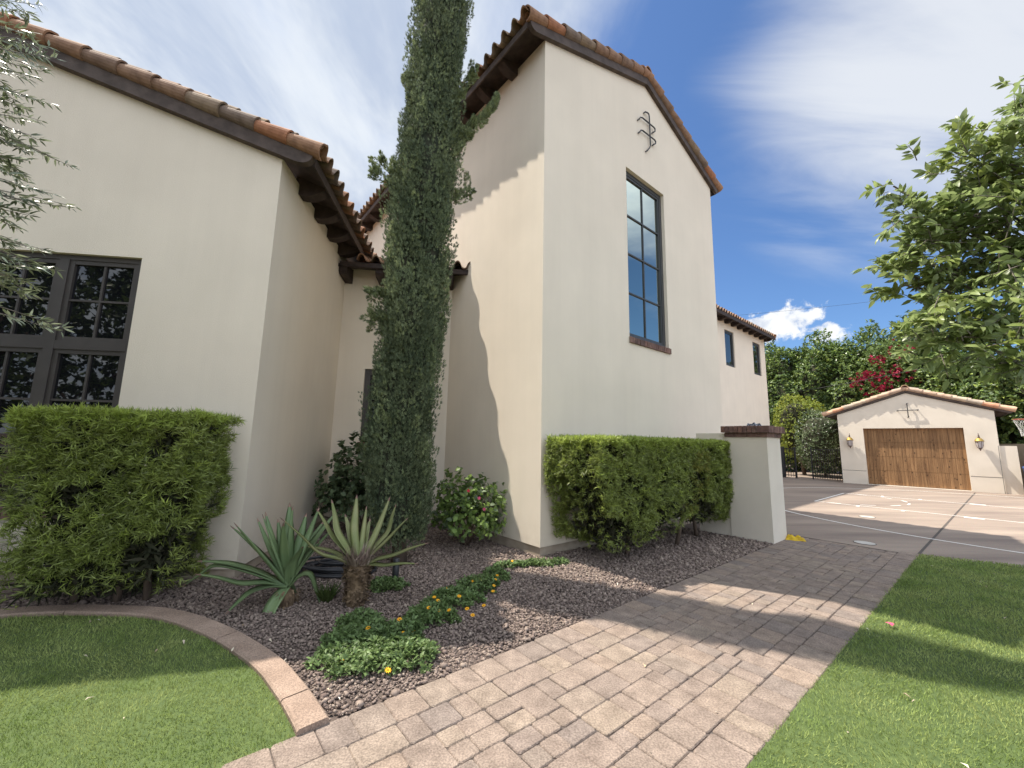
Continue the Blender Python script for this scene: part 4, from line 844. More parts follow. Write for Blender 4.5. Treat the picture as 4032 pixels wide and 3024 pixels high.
hb, P = shrub('hibiscus_shrub', 'bright green hibiscus shrub with a red flower right of the cypress', 'shrub', (-.62, 6.28, 0), (.58, .48, .66), 560, .075, OV, [m_hib, m_hib_d], [.75, .25], per=4, seed=5, stems=9, up=.1)
for uv, m_ in (((1012, 1060), m_red), ((1035, 1076), m_pink), ((1046, 1100), m_pink)):
    p = at(*uv, 5.85) - np.array([-.62, 6.28, 0]); flower(hb, p, (.3, -1, .2), .026, 5, m_, m_, .5)
shrub('hibiscus_shrub', 'dark green leafy shrub in the shade left of the cypress', 'shrub', (-2.50, 6.95, 0), (.74, .6, .98), 760, .085, OV, [m_hib_d, m_dark], [.7, .3], per=4, seed=8, stems=9, up=.1)

# ---- agaves
m_agave = M('agave_leaf', (0.125, 0.185, 0.085), .5, (0.165, 0.225, 0.10), 3.5, 5, .15, 60, spec=.35, stretch=(1, 1, 1)); m_agave2 = M('agave_leaf_worn', (0.17, 0.20, 0.075), .55, (0.235, 0.24, 0.11), 5, 6, .2, 60, spec=.35); m_dry = M('dry_leaf', (0.25, 0.175, 0.105), .95, (0.10, 0.066, 0.042), 9, 6, .5, 40); m_tipb = M('dry_tip', (0.30, 0.19, 0.15), .9, (0.16, 0.1, 0.08), 15)
def agave_leaf(parent, mat, pts, W_, side=None, name='leaf', keel=.3, thick=.010, tipm=True):
    """fleshy channelled blade along a curve of points"""
    P_ = smooth([np.array(p, float) for p in pts], 6); n_ = len(P_); mb = MB(); vs = []
    for i, p in enumerate(P_):
        t = unit(P_[min(i + 1, n_ - 1)] - P_[max(i - 1, 0)]); u = np.array(side if side is not None else (0, 0, 1.0)); s_ = np.cross(t, u); s_ = unit(s_) if np.linalg.norm(s_) > 1e-4 else np.array([1, 0, 0]); nn = np.cross(s_, t); f = i / (n_ - 1)
        w = W_ * (.55 + .45 * math.sin(min(f / .45, 1) * PI / 2)) * (1 - max(0, (f - .42) / .58) ** 1.9) + .0015; th = thick * (1.6 - 1.3 * f)
        for x, h in ((-1, keel), (-.5, keel * .28), (0, 0), (.5, keel * .28), (1, keel), (.5, keel * .28 - th / max(w, .004) * .9), (0, -th / max(w, .004) * 1.2), (-.5, keel * .28 - th / max(w, .004) * .9)): vs.append(tuple(p + s_ * x * w + nn * h * w))
    fs = [(i * 8 + k, (i + 1) * 8 + k, (i + 1) * 8 + (k + 1) % 8, i * 8 + (k + 1) % 8) for i in range(n_ - 1) for k in range(8)] + [tuple(range((n_ - 1) * 8, n_ * 8))]
    mb.add(vs, fs)
    if tipm: mb.mi = [1 if (q // 8) >= n_ - 3 else 0 for q in range(len(fs))]
    return mb.build(name, [mat, m_tipb], parent, True)
AL = np.array([-2.10, 4.02, 0.0]); al = empty('agave_plant', AL); tag(al, 'broad leaved green agave with drooping outer leaves beside the kerb', 'agave')
def pxl(root, u, v, dist): return at(u, v, dist) - root
dA = math.hypot(AL[0], AL[1]); c0 = np.array([0.02, 0, .17])
def aleaf(root, par, mat, c_, u, v, dd_, W_, bow=.0, mid=None, dr=0, basez=0):
    e = pxl(root, u, v, math.hypot(root[0], root[1]) + dd_); h = e - c_; m_ = c_ + h * .5 + np.array([0, 0, bow]) if mid is None else pxl(root, mid[0], mid[1], math.hypot(root[0], root[1]) + dd_ * .5)
    return agave_leaf(par, mat, [c_ + unit(h) * .01 - np.array([0, 0, .01]), (c_ + m_) / 2 + np.array([0, 0, bow * .3]), m_, (m_ + e) / 2 + np.array([0, 0, bow * .15]), e], W_, side=unit(np.cross(np.cross(h, (0, 0, 1.0)), h)) if abs(unit(h)[2]) < .85 else np.array([-h[0], -h[1], .35]) * -1)
for u, v, dd_, W_, bow, mid in ((497, 1135, .05, .044, .02, None), (505, 1128, -.10, .047, -.01, None), (555, 1118, .12, .040, .01, None), (566, 1110, -.02, .042, .01, None), (573, 1105, .2, .038, 0, None), (600, 1120, .25, .036, 0, None), (612, 1128, -.12, .045, .0, None), (626, 1085, .15, .044, .02, None), (633, 1092, .0, .040, .02, None), (662, 1108, .2, .042, .02, None), (690, 1095, .12, .044, .03, None), (700, 1125, .3, .036, .03, None),
        (728, 1105, .25, .040, .04, None), (722, 1140, .1, .038, .03, None), (690, 1170, .05, .040, .03, None), (392, 1268, .15, .046, .06, (470, 1222)), (425, 1212, .1, .046, .05, (510, 1222)), (420, 1240, -.15, .052, .05, (520, 1262)), (487, 1327, -.15, .040, .06, (545, 1278)), (568, 1392, -.28, .050, .04, (585, 1318)), (694, 1312, -.10, .044, .10, (668, 1242)), (655, 1180, -.2, .045, .04, (630, 1215)), (640, 1290, .3, .036, .07, (622, 1262))):
    aleaf(AL, al, m_agave, c0, u, v, dd_, W_ * 1.22, bow, mid)
mb = MB(); mb.lathe([(.075, -.02), (.078, .05), (.06, .10), (.03, .14), (0, .15)], 0.02, 0, 14)
for i in range(70): a = RNG.uniform(0, 2 * PI); z_ = RNG.uniform(0, .15); mb.add([(.02 + .09 * math.cos(a - .12), .09 * math.sin(a - .12), z_), (.02 + .09 * math.cos(a + .12), .09 * math.sin(a + .12), z_), (.02 + .125 * math.cos(a), .125 * math.sin(a), z_ - RNG.uniform(.01, .05))], [(0, 1, 2)])
mb.build('trunk', m_dry, al)
AR = np.array([-1.44, 4.06, 0.0]); ar = empty('agave_plant', AR); tag(ar, 'agave on a short shaggy trunk with a dried out brown centre', 'agave'); c1_ = np.array([0.0, 0, .33])
for u, v, dd_, W_, bow, mid in ((604, 1117, -.05, .036, .04, (690, 1195)), (683, 1098, .26, .036, .02, (718, 1160)), (716, 1078, .26, .040, .0, (728, 1150)), (771, 1068, .26, .040, .0, (766, 1140)), (792, 1093, .25, .026, .0, None), (843, 1072, .2, .042, .0, (810, 1150)), (856, 1088, .2, .034, .03, (838, 1150)), (882, 1118, .0, .042, .02, (838, 1165)), (928, 1172, -.05, .040, .05, (850, 1200)), (905, 1218, -.12, .038, .06, (830, 1222)), (800, 1120, .3, .030, 0, None), (735, 1150, .35, .034, 0, None), (745, 1110, .4, .034, 0, None), (650, 1180, .3, .034, .05, None)):
    aleaf(AR, ar, m_agave2, c1_, u, v, dd_, W_ * 1.12, bow, mid)
mb = MB(); mb.lathe([(.085, -.02), (.09, .1), (.10, .22), (.115, .30), (.08, .37), (0, .38)], 0, 0, 14)
for i in range(420):
    a = RNG.uniform(0, 2 * PI); z_ = RNG.uniform(.02, .36); r0 = .09 + .02 * (z_ > .2); L_ = RNG.uniform(.02, .06); da = RNG.uniform(.1, .22); dz = RNG.uniform(-.02, .05)
    mb.add([(r0 * math.cos(a - da), r0 * math.sin(a - da), z_), (r0 * math.cos(a + da), r0 * math.sin(a + da), z_), ((r0 + L_ * .7) * math.cos(a + da * .5), (r0 + L_ * .7) * math.sin(a + da * .5), z_ + dz), ((r0 + L_ * .7) * math.cos(a - da * .5), (r0 + L_ * .7) * math.sin(a - da * .5), z_ + dz)], [(0, 1, 2, 3)])
mb.build('trunk', m_dry, ar)
m_dryc = M('withered_leaf', (0.33, 0.27, 0.22), .95, (0.20, 0.14, 0.115), 12, 5); mb = MB()
for i in range(190):
    a = RNG.uniform(0, 2 * PI); r0 = RNG.uniform(0, .11); el = RNG.uniform(.5, 1.4); L_ = RNG.uniform(.09, .23); b0 = np.array([r0 * math.cos(a), r0 * math.sin(a) - .03, .37]); dd_ = np.array([math.cos(a) * math.cos(el), math.sin(a) * math.cos(el), math.sin(el)]); s_ = unit(np.cross(dd_, (.1, .2, 1))) * .008; e = b0 + dd_ * L_ + np.array([RNG.normal() * .02, RNG.normal() * .02, 0]); m_ = b0 + dd_ * L_ * .5
    mb.add([tuple(b0 - s_), tuple(b0 + s_), tuple(m_ + s_ * .8), tuple(e), tuple(m_ - s_ * .8)], [(0, 1, 2, 4), (2, 3, 4)])
mb.build('withered_centre', m_dryc, ar)

# ---- flowering ground cover
m_gc = Mleaf('groundcover_leaf', (0.12, 0.185, 0.065), (0.155, 0.225, 0.078), .4)
def cover(label, blobs, n, flw, hgt=.10):
    ctr = np.mean([b[0] for b in blobs], 0); root = empty('flowering_ground_cover', (ctr[0], ctr[1], 0)); tag(root, label, 'ground cover'); Ps = []
    tot = sum(b[1] * b[2] for b in blobs)
    for (c_, rx, ry, an) in blobs:
        k = int(n * rx * ry / tot); a = RNG.uniform(0, 2 * PI, k); r = np.sqrt(RNG.random(k)) * (1 + .18 * np.sin(3 * a + rx * 40) + .10 * np.sin(7 * a)); x = np.cos(a) * r * rx; y = np.sin(a) * r * ry; ca, sa = math.cos(an), math.sin(an)
        h = hgt * np.sqrt(np.clip(1 - r ** 2 * .8, .08, 1)) * RNG.uniform(.35, 1, k); Ps.append(np.stack([c_[0] - ctr[0] + x * ca - y * sa, c_[1] - ctr[1] + x * sa + y * ca, h], 1))
    P = np.concatenate(Ps); ax = unit(np.stack([RNG.normal(size=len(P)) * .5, RNG.normal(size=len(P)) * .5, np.ones(len(P))], 1)); V, F = whorls(P, ax, 4, .037, leaf_tmpl(.24, .25, .22), (.7, 1.45)); link('foliage', np_mesh('foliage', V, F), root, [m_gc])
    for u, v, hz in flw: p = gnd(u, v, hz); flower(root, np.array([p[0] - ctr[0], p[1] - ctr[1], hz]), (.1 + RNG.normal() * .15, -.35, 1), .023 * RNG.uniform(.85, 1.1), 9, m_yel, m_eye, .22)
    return root
cover('leafy ground cover mound with yellow daisies nearest the paved path', [((-1.06, 3.28), .36, .33, .2), ((-.72, 3.16), .26, .16, -.4), ((-1.25, 3.62), .18, .13, .6), ((-.95, 2.98), .24, .13, .2)], 1800, [(738, 1425, .06), (795, 1357, .10), (863, 1338, .08), (891, 1362, .06), (838, 1448, .05), (870, 1368, .06)])
cover('middle strip of ground cover dotted with yellow daisies in front of the tower corner', [((-.68, 3.75), .24, .20, .5), ((-.52, 4.18), .27, .22, .6), ((-.30, 4.55), .20, .22, .9), ((-.14, 4.88), .14, .16, .8), ((-.78, 3.48), .12, .14, 0)], 1500,
    [(926, 1313, .10), (938, 1290, .10), (946, 1297, .08), (963, 1272, .08), (992, 1288, .11), (970, 1318, .11), (1009, 1315, .11), (1021, 1329, .08), (1045, 1308, .09), (1065, 1277, .08), (1067, 1265, .09), (1070, 1252, .08), (1074, 1243, .08), (1037, 1253, .09), (1020, 1256, .09), (948, 1320, .07)])
cover('thin trailing strip of pale leaved ground cover at the tower foot', [((.02, 5.30), .22, .10, .25), ((.38, 5.40), .26, .10, .2), ((.66, 5.48), .14, .07, .2)], 520, [(1107, 1212, .07)], .06)
cover('small flowerless patch of ground cover behind the shaggy agave', [((-1.28, 4.50), .20, .17, 0)], 330, [], .08)
m_tuft = Mleaf('grass_tuft', (0.085, 0.13, 0.035), (0.11, 0.15, 0.045), .3); T, F = leaf_tmpl(.03, .2, .35, 'blade'); n = 140; a = RNG.uniform(0, 2 * PI, n); d = np.stack([np.cos(a) * .35, np.sin(a) * .35, np.ones(n)], 1); P = np.stack([np.cos(a) * .04, np.sin(a) * .04, np.zeros(n)], 1)
tag(link('grass_tuft', np_mesh('tuft', place(T, P, d, rnd_unit(n), RNG.uniform(.1, .2, n)), F), None, [m_tuft], loc=(-1.74, 4.12, -.01)), 'tuft of grass growing between the two agaves', 'grass')

# ---- hose and garden light
m_hose = M('black_rubber', (0.022, 0.022, 0.026), .5, (0.035, 0.035, 0.04), 10, spec=.5); mb = MB(); path = []
for i in range(330): t = i / 22; a = t * 2 * PI / 1.6; r = .27 + .07 * math.sin(t * 1.7) + .04 * math.sin(t * 3.1); path.append((r * math.cos(a) * 1.25, r * math.sin(a) * .8, .018 + .10 * (i / 330) + .02 * math.sin(t * 2.3)))
mb.tube(path, .014, 7); o = mb.build('hose', m_hose, None, True, (-2.02, 4.98, 0)); tag(o, 'black garden hose coiled on the gravel behind the agaves', 'hose')
m_black = M('black_metal', (0.02, 0.02, 0.022), .45, (0.03, 0.03, 0.032), 12, spec=.5); m_lens = M('lamp_lens', (0.55, 0.55, 0.52), .2, spec=.6)
lt = empty('garden_light', gnd(852, 1262) + np.array([0, .02, 0])); tag(lt, 'black tube garden spotlight in the gravel right of the agaves', 'light')
mb = MB(); mb.lathe([(0, .02), (.030, .022), (.034, .03), (.036, .10), (.036, .26), (.030, .265), (0, .265)], 0, 0, 18); mb.build('housing', m_black, lt, True); mb = MB(); mb.lathe([(.0, -.02), (.014, -.02), (.02, .0), (.018, .02), (0, .021)], 0, 0, 12); mb.build('stake', m_lens, lt, True)
#---TREES---

# ================================================================== TREES
def shoots(b, t, per, L_, tmpl, side=.9, droop=.25, jit=.25):
    """leaves in two ranks along thin shoots from b to t (N,3)"""
    n = len(b); T, F = tmpl; f = RNG.uniform(.12, 1.02, (n, per)); f[:, 0] = 1.02; ax = unit(t - b); s_ = unit(np.cross(ax, np.array([0, 0, 1.0]) + RNG.normal(size=(n, 3)) * .5)); sg = np.where(np.arange(per) % 2, 1, -1)[None, :, None] * (np.arange(per) > 0)[None, :, None]
    P = b[:, None] + (t - b)[:, None] * f[..., None]; d = ax[:, None] * .75 + s_[:, None] * sg * side + RNG.normal(size=P.shape) * jit - np.array([0, 0, droop]); nn = np.cross(s_, ax)[:, None] + RNG.normal(size=P.shape) * .4
    return place(T, P.reshape(-1, 3), d.reshape(-1, 3), nn.reshape(-1, 3), L_ * RNG.uniform(.65, 1.2, n * per)), F
def twigs(mb, b, t, r=.004):
    for p, q in zip(b, t): mb.tube([tuple(p), tuple((p + q) / 2 + RNG.normal(size=3) * .01), tuple(q)], [r, r * .8, r * .4], 4, False)

# ---- ash tree on the right, its trunk outside the picture
m_ash = Mleaf('ash_leaf', (0.23, 0.295, 0.115), (0.30, 0.36, 0.14), .4, .45, .38, .5); m_ash_n = Mleaf('ash_young_leaf', (0.26, 0.31, 0.08), (0.22, 0.27, 0.075), .3, .35, .4, .5)
ASH = np.array([5.6, 2.5, 0.0]); ash = empty('ash_tree', ASH); tag(ash, 'leafy green ash tree reaching in from the right over the lawn', 'tree')
CL = [(1930, 402, 4.3, .13, 3), (1950, 440, 4.3, .05, 0), (2055, 325, 4.3, .2, 7), (2100, 320, 4.4, .22, 9), (2145, 335, 4.5, .24, 10), (2190, 290, 4.4, .26, 12), (2220, 260, 4.6, .3, 12), (2130, 385, 4.5, .22, 8), (2180, 370, 4.5, .3, 14), (1985, 480, 4.2, .16, 8), (2020, 455, 4.3, .2, 10), (2060, 440, 4.3, .22, 12), (2100, 440, 4.5, .28, 16), (2150, 440, 4.4, .3, 18), (2200, 430, 4.6, .32, 18), (1990, 520, 4.3, .16, 6), (2030, 510, 4.4, .26, 14), (2085, 520, 4.5, .3, 16), (2140, 525, 4.5, .3, 18), (2200, 520, 4.5, .3, 18),
      (1935, 580, 4.1, .16, 9), (1965, 565, 4.2, .2, 11), (2000, 575, 4.2, .24, 14), (2045, 585, 4.3, .24, 13), (1950, 615, 4.1, .14, 7), (2085, 590, 4.5, .24, 12), (2130, 600, 4.5, .26, 12), (2190, 600, 4.4, .3, 18), (2010, 665, 4.1, .16, 6), (2050, 650, 4.2, .2, 7), (2040, 690, 4.0, .24, 12), (2000, 700, 3.9, .18, 8), (2090, 690, 4.1, .28, 14), (2140, 680, 4.2, .3, 15), (2200, 690, 4.2, .3, 16), (2030, 725, 3.9, .16, 5), (2080, 728, 3.9, .2, 8), (2140, 735, 4.0, .24, 11), (2205, 745, 4.0, .26, 12), (2160, 785, 3.9, .16, 4), (2240, 640, 4.2, .3, 14), (2250, 480, 4.6, .3, 16), (2250, 350, 4.6, .3, 14), (2260, 760, 4.0, .3, 12)]
for k_ in range(46): CL.append((RNG.uniform(2260, 2700), RNG.uniform(150, 800), RNG.uniform(4.3, 6.5), .34, 14))
bb, tt, hubs = [], [], []
for u, v, d_, r_, k_ in CL:
    c_ = at(u, v, d_) - ASH; hubs.append((c_, r_)); outw = unit(c_ - np.array([0, 0, 2.6])); k_ = max(int(k_ * 1.0), 2 if k_ == 0 else 3)
    b0 = c_ + RNG.normal(size=(k_, 3)) * r_ * .42; dirs = unit(outw * .8 + RNG.normal(size=(k_, 3)) * .55 + np.array([0, 0, .12])); ln = RNG.uniform(.10, .24, (k_, 1)) * (.6 + r_ * 1.6); bb.append(b0 - dirs * ln * .5); tt.append(b0 + dirs * ln * .6)
bb, tt = np.concatenate(bb), np.concatenate(tt); V, F = shoots(bb, tt, 15, .082, leaf_tmpl(.19, .22, .22), .85, .18); mi = np.where(np.repeat(RNG.random(len(bb)) < .14, 15), 1, 0)
link('crown', np_mesh('crown', V, F, mi), ash, [m_ash, m_ash_n])
mb = MB(); mb.tube([(0, 0, -.05), (.02, .02, 1.0), (-.03, .04, 2.0), (-.02, .1, 3.0)], [.16, .13, .12, .09], 12); lim = [np.array([-.02, .08, 2.3]), np.array([-.02, .1, 2.7]), np.array([-.02, .1, 3.0]), np.array([-.03, .05, 2.05])]; nodes = []
for l_, e in zip(lim, ((-.9, .5, 2.9), (-.7, .3, 3.4), (-.2, .6, 4.3), (-1.0, .35, 2.35))): e = np.array(e); mb.tube([tuple(l_), tuple(l_ + (e - l_) * .5 + np.array([0, 0, .1])), tuple(e)], [.06, .045, .028], 8); nodes += [l_ + (e - l_) * f + np.array([0, 0, .2 * f * (1 - f)]) for f in (.4, .7, 1.0)]
nodes = np.array(nodes)
for c_, r_ in hubs:
    j = np.argmin(np.linalg.norm(nodes - c_, axis=1)); p = nodes[j]; mb.tube([tuple(p), tuple((p + c_) / 2 + RNG.normal(size=3) * .05 + np.array([0, 0, -.05])), tuple(c_)], [.018, .011, .006], 5, False)
p, q = at(2000, 445, 4.35) - ASH, at(1934, 408, 4.3) - ASH; mb.tube([tuple(p), tuple((p + q) / 2 + np.array([0, 0, .01])), tuple(q)], [.008, .007, .005], 5)
twigs(mb, bb, tt, .0035); mb.build('trunk', m_bark_g, ash, True)

# ---- olive tree on the left
m_olive = Mleaf('olive_leaf', (0.20, 0.235, 0.14), (0.26, 0.29, 0.19), .45, .2, .32, .6); m_olive_d = Mleaf('olive_dark_leaf', (0.10, 0.125, 0.07), (0.13, 0.155, 0.09), .35, .2, .35, .5)
OLV = np.array([-4.6, 1.5, 0.0]); olv = empty('olive_tree', OLV); tag(olv, 'grey green olive branches hanging in front of the left wing', 'tree'); bb, tt = [], []
SP = [((-60, -40), (70, 30)), ((-40, 10), (85, 20)), ((-60, 30), (60, 75)), ((-60, 60), (105, 95)), ((-40, 90), (120, 125)), ((-30, 105), (90, 150)), ((-50, 140), (70, 175)), ((-50, 160), (108, 220)), ((-50, 190), (60, 235)), ((-50, 230), (85, 262)), ((-50, 260), (90, 300)), ((-30, 280), (60, 330)), ((-60, 280), (40, 370)), ((-50, 320), (75, 345)), ((-50, 330), (60, 390)), ((10, 290), (145, 358)), ((-50, 370), (110, 418)), ((-40, 400), (152, 445)), ((-50, 400), (70, 440)), ((-40, 440), (60, 470)), ((-50, 430), (40, 495)), ((-60, 500), (95, 545)), ((-50, 520), (125, 590)), ((-50, 545), (100, 585)), ((-50, 560), (75, 620)), ((-50, 590), (60, 640)), ((-60, 640), (130, 708)), ((-40, 560), (50, 570)), ((-70, 420), (20, 530)), ((-60, 100), (30, 210)), ((-60, 200), (20, 300)), ((-70, 20), (20, 120))]
for (u0, v0), (u1, v1) in SP:
    for q in range(2):
        d_ = RNG.uniform(2.7, 3.3); du, dv = RNG.normal() * 9, RNG.normal() * 9; sh = 1 - .22 * q * RNG.random()
        bb.append(at(u0 - 20 + du, v0 + dv, d_ - .15) - OLV); tt.append(at(u0 + (u1 - u0) * sh + du * .5, v0 + (v1 - v0) * sh + dv * .5, d_) - OLV)
for k_ in range(320):
    c_ = np.array([0, 0, 3.0]) + rnd_unit(1)[0] * np.array([1.5, 1.5, 1.35]) * RNG.uniform(.5, 1); w_p = c_ + OLV
    if in_view(w_p[None], -4)[0]: continue
    dd_ = unit(rnd_unit(1)[0] + np.array([0, 0, -.5])); bb.append(c_ - dd_ * .15); tt.append(c_ + dd_ * .2)
bb, tt = np.array(bb), np.array(tt); ln = np.linalg.norm(tt - bb, axis=1); per = 34; V, F = shoots(bb, tt, per, .044, leaf_tmpl(.10, .2, .12), .75, .05, .32); mi = np.where(RNG.random(len(V)) < .42, 1, 0); link('crown', np_mesh('crown', V, F, mi), olv, [m_olive, m_olive_d])
mb = MB(); mb.tube([(0, 0, -.05), (.05, .0, .9), (.0, .05, 1.8), (.1, .05, 2.6)], [.17, .13, .11, .07], 12)
for e in ((.9, .3, 2.9), (.8, .1, 2.2), (-.8, .3, 3.1), (.2, -.9, 3.0), (.9, .2, 3.5)): mb.tube([(.03, .03, 1.8), tuple(np.array(e) * .5 + np.array([0, 0, 1.0])), e], [.06, .04, .02], 8)
twigs(mb, bb, tt, .0028)
ND = np.array([np.array([.03, .03, 1.8]) + (np.array(e) - [.03, .03, 1.8]) * f for e in ((.9, .3, 2.9), (.8, .1, 2.2), (-.8, .3, 3.1), (.2, -.9, 3.0), (.9, .2, 3.5)) for f in (.5, .75, 1.0)])
for p in bb: q = ND[np.argmin(np.linalg.norm(ND - p, axis=1))]; mb.tube([tuple(q), tuple((p + q) / 2 + RNG.normal(size=3) * .04), tuple(p)], [.012, .007, .003], 4, False)
mb.build('trunk', m_bark_g, olv, True)

# ---- planting behind the driveway
def crown_tree(name, label, cat, pos, rx, ry, zlo, zhi, n, L_, mats, mi=None, group=None, tmpl=None, seed=0, trunk=.12, bump=.22, per=5, bark=m_bark, core=True):
    root = empty(name, pos); tag(root, label, cat, group); c_ = np.array([0, 0, (zlo + zhi) / 2]); rz = (zhi - zlo) / 2
    d = rnd_unit(n); d[:, 2] *= .9; d = unit(d); lump = 1 + bump * sn(d * [rx, ry, rz], 1.15, seed) + bump * .55 * sn(d * [rx, ry, rz], 2.9, seed + 1)
    e = np.abs(d) ** 1.0; sq = (e ** 2.6).sum(1) ** (-1 / 2.6); r = (1 - RNG.exponential(.09, n)).clip(.2, 1.06) * lump * sq; P = c_ + d * r[:, None] * np.array([rx, ry, rz]); P = P[P[:, 2] > .05]; d = unit(P - c_)
    V, F = whorls(P, d + np.array([0, 0, .35]), per, L_, tmpl or leaf_tmpl(.30, .25, .2, 'blade'), (.4, 1.4)); link('crown', np_mesh('crown', V, F, RNG.choice(len(mats), len(V), p=mi) if mi else None), root, mats)
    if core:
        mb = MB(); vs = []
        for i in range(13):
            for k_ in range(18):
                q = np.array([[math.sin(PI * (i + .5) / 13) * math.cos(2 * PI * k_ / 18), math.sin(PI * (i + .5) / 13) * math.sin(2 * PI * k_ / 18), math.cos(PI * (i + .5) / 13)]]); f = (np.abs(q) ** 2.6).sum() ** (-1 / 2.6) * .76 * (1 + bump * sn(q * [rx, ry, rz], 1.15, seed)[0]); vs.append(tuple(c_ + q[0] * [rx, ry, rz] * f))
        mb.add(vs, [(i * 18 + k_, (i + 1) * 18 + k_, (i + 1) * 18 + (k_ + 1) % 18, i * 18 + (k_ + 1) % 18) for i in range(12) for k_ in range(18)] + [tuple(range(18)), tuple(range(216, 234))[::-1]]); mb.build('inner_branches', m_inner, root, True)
    mb = MB(); h = max(zlo + rz * .8, .5); mb.tube([(0, 0, -.05), (RNG.normal() * .08, RNG.normal() * .08, h * .5), (0, 0, h)], [trunk, trunk * .8, trunk * .5], 9)
    for k_ in range(5): q = P[RNG.integers(len(P))]; mb.tube([(0, 0, h * .6), tuple((q + [0, 0, h]) * .5), tuple(q)], [trunk * .45, trunk * .3, .012], 6)
    mb.build('trunk', bark, root, True); return root, P
m_fic = Mleaf('ficus_leaf', (0.135, 0.205, 0.055), (0.18, 0.25, 0.07), .45, .3, .35, .5); m_fic_n = Mleaf('ficus_new_leaf', (0.32, 0.40, 0.09), (0.27, 0.35, 0.08), .35, .35); m_fic_d = Mleaf('ficus_dark_leaf', (0.055, 0.095, 0.034), (0.075, 0.12, 0.04), .4, .25)
FI = [(1640, 790, 35, 1.9, 'ficus tree partly hidden by the far wing, first of the clipped row'), (1700, 755, 34.5, 1.8, 'ficus tree with a pale lit edge beyond the iron gate'), (1762, 742, 34, 1.9, 'ficus tree rising behind the yellow green tree'), (1822, 738, 33.5, 1.7, 'ficus tree left of the red bougainvillea'), (1893, 728, 33.8, 1.9, 'tallest ficus tree behind the red bougainvillea'), (1955, 742, 33, 1.8, 'ficus tree right of the bougainvillea above the garage ridge'), (2025, 745, 32, 1.9, 'ficus tree behind the right half of the garage roof'), (2100, 760, 31, 1.9, 'ficus tree behind the right eave of the garage'), (2180, 765, 30, 2.0, 'ficus tree behind the ash branches at the right edge'), (2262, 765, 29, 2.0, 'last ficus tree of the row, mostly out of the picture')]
for i, (u, v, d_, rx, lab) in enumerate(FI):
    p = at(u, v, d_); crown_tree('ficus_tree', lab, 'tree', (p[0], p[1], 0), rx, rx, .1, p[2], 5200, .17, [m_fic, m_fic_n, m_fic_d], [.56, .14, .30], 'ficus trees in a row behind the driveway', None, 3 + i * 1.7, .14)
p = at(1985, 690, 48); crown_tree('background_tree', 'dark feathery tree standing beyond the ficus row', 'tree', (p[0], p[1], 0), 2.6, 2.6, 2.6, p[2], 2600, .2, [m_fic_d], None, None, None, 40, .2)
p = at(1668, 752, 40); crown_tree('background_tree', 'thin dark tree just right of the far wing', 'tree', (p[0], p[1], 0), 1.3, 1.3, 2.0, p[2], 1300, .18, [m_fic_d, m_fic], [.6, .4], None, None, 41, .15)
m_lime = Mleaf('lime_leaf', (0.22, 0.25, 0.03), (0.27, 0.29, 0.04), .3, .4)
p = at(1715, 862, 29.3); b_ = gnd(1742, 1026); crown_tree('citrus_tree', 'yellow green tree with a slanting trunk behind the iron gate', 'tree', (b_[0] - .1, b_[1], 0), 1.35, 1.2, .95, p[2] + .15, 1900, .10, [m_lime, m_fic_n], [.7, .3], None, None, 50, .11)
m_oln = Mleaf('oleander_leaf', (0.14, 0.19, 0.09), (0.17, 0.22, 0.10), .4, .25); m_white = M('white_petal', (0.75, 0.74, 0.68), .7, (.6, .6, .55), 9)
b_ = gnd(1783, 1031); p = at(1783, 888, 28.6); crown_tree('oleander_bush', 'rounded grey green oleander bush with white flowers behind the fence', 'shrub', (b_[0], b_[1], 0), 1.15, 1.05, .08, p[2] + .1, 2000, .11, [m_oln, m_fic_d, m_white], [.66, .28, .06], None, leaf_tmpl(.13, .25, .2, 'blade'), 60, .05, .1)
m_crim = Mleaf('bougainvillea_bract', (0.45, 0.03, 0.085), (0.33, 0.028, 0.06), .45, .3)
bg_ = empty('bougainvillea', (*at(1905, 850, 31.4)[:2], 0)); tag(bg_, 'crimson flowering bougainvillea climbing through the hedge above the garage', 'shrub'); bo = np.array(bg_.location)
Pr = np.concatenate([at(u, v, d_) - bo + RNG.normal(size=(k_, 3)) * s_ for u, v, d_, k_, s_ in ((1862, 815, 31, 20, .16), (1900, 780, 31.2, 30, .22), (1890, 812, 31, 26, .22), (1930, 808, 31, 24, .22), (1912, 838, 30.8, 24, .22), (1955, 800, 31, 18, .2), (1975, 825, 31, 14, .2), (1960, 756, 31.5, 20, .26), (1935, 760, 31.5, 18, .3), (1885, 845, 31, 20, .25), (1848, 828, 31, 12, .15))]); V, F = whorls(Pr, rnd_unit(len(Pr)) + [-.3, -.5, .4], 9, .115, leaf_tmpl(.42, .2, .1, 'blade'), (.3, 1.5)); link('flowers', np_mesh('bract', V, F), bg_, [m_crim])
Pg = np.concatenate([at(u, v, 31.6) - bo + RNG.normal(size=(220, 3)) * [.7, .5, .6] for u, v in ((1870, 800), (1910, 770), (1940, 830), (1960, 770), (1900, 840), (1970, 800))]); V, F = whorls(Pg, rnd_unit(len(Pg)) + [0, -.3, .4], 5, .12, leaf_tmpl(.3, .2, .2, 'blade'), (.4, 1.4)); link('foliage', np_mesh('foliage', V, F), bg_, [m_fic])
mb = MB()
for u, v in ((1900, 800), (1940, 820), (1880, 830), (1955, 770)): q = at(u, v, 31.3) - bo; mb.tube([(0, 0, 0), tuple(q * [.3, .3, .5]), tuple(q)], [.05, .035, .012], 6)
mb.build('stem', m_bark, bg_, True)
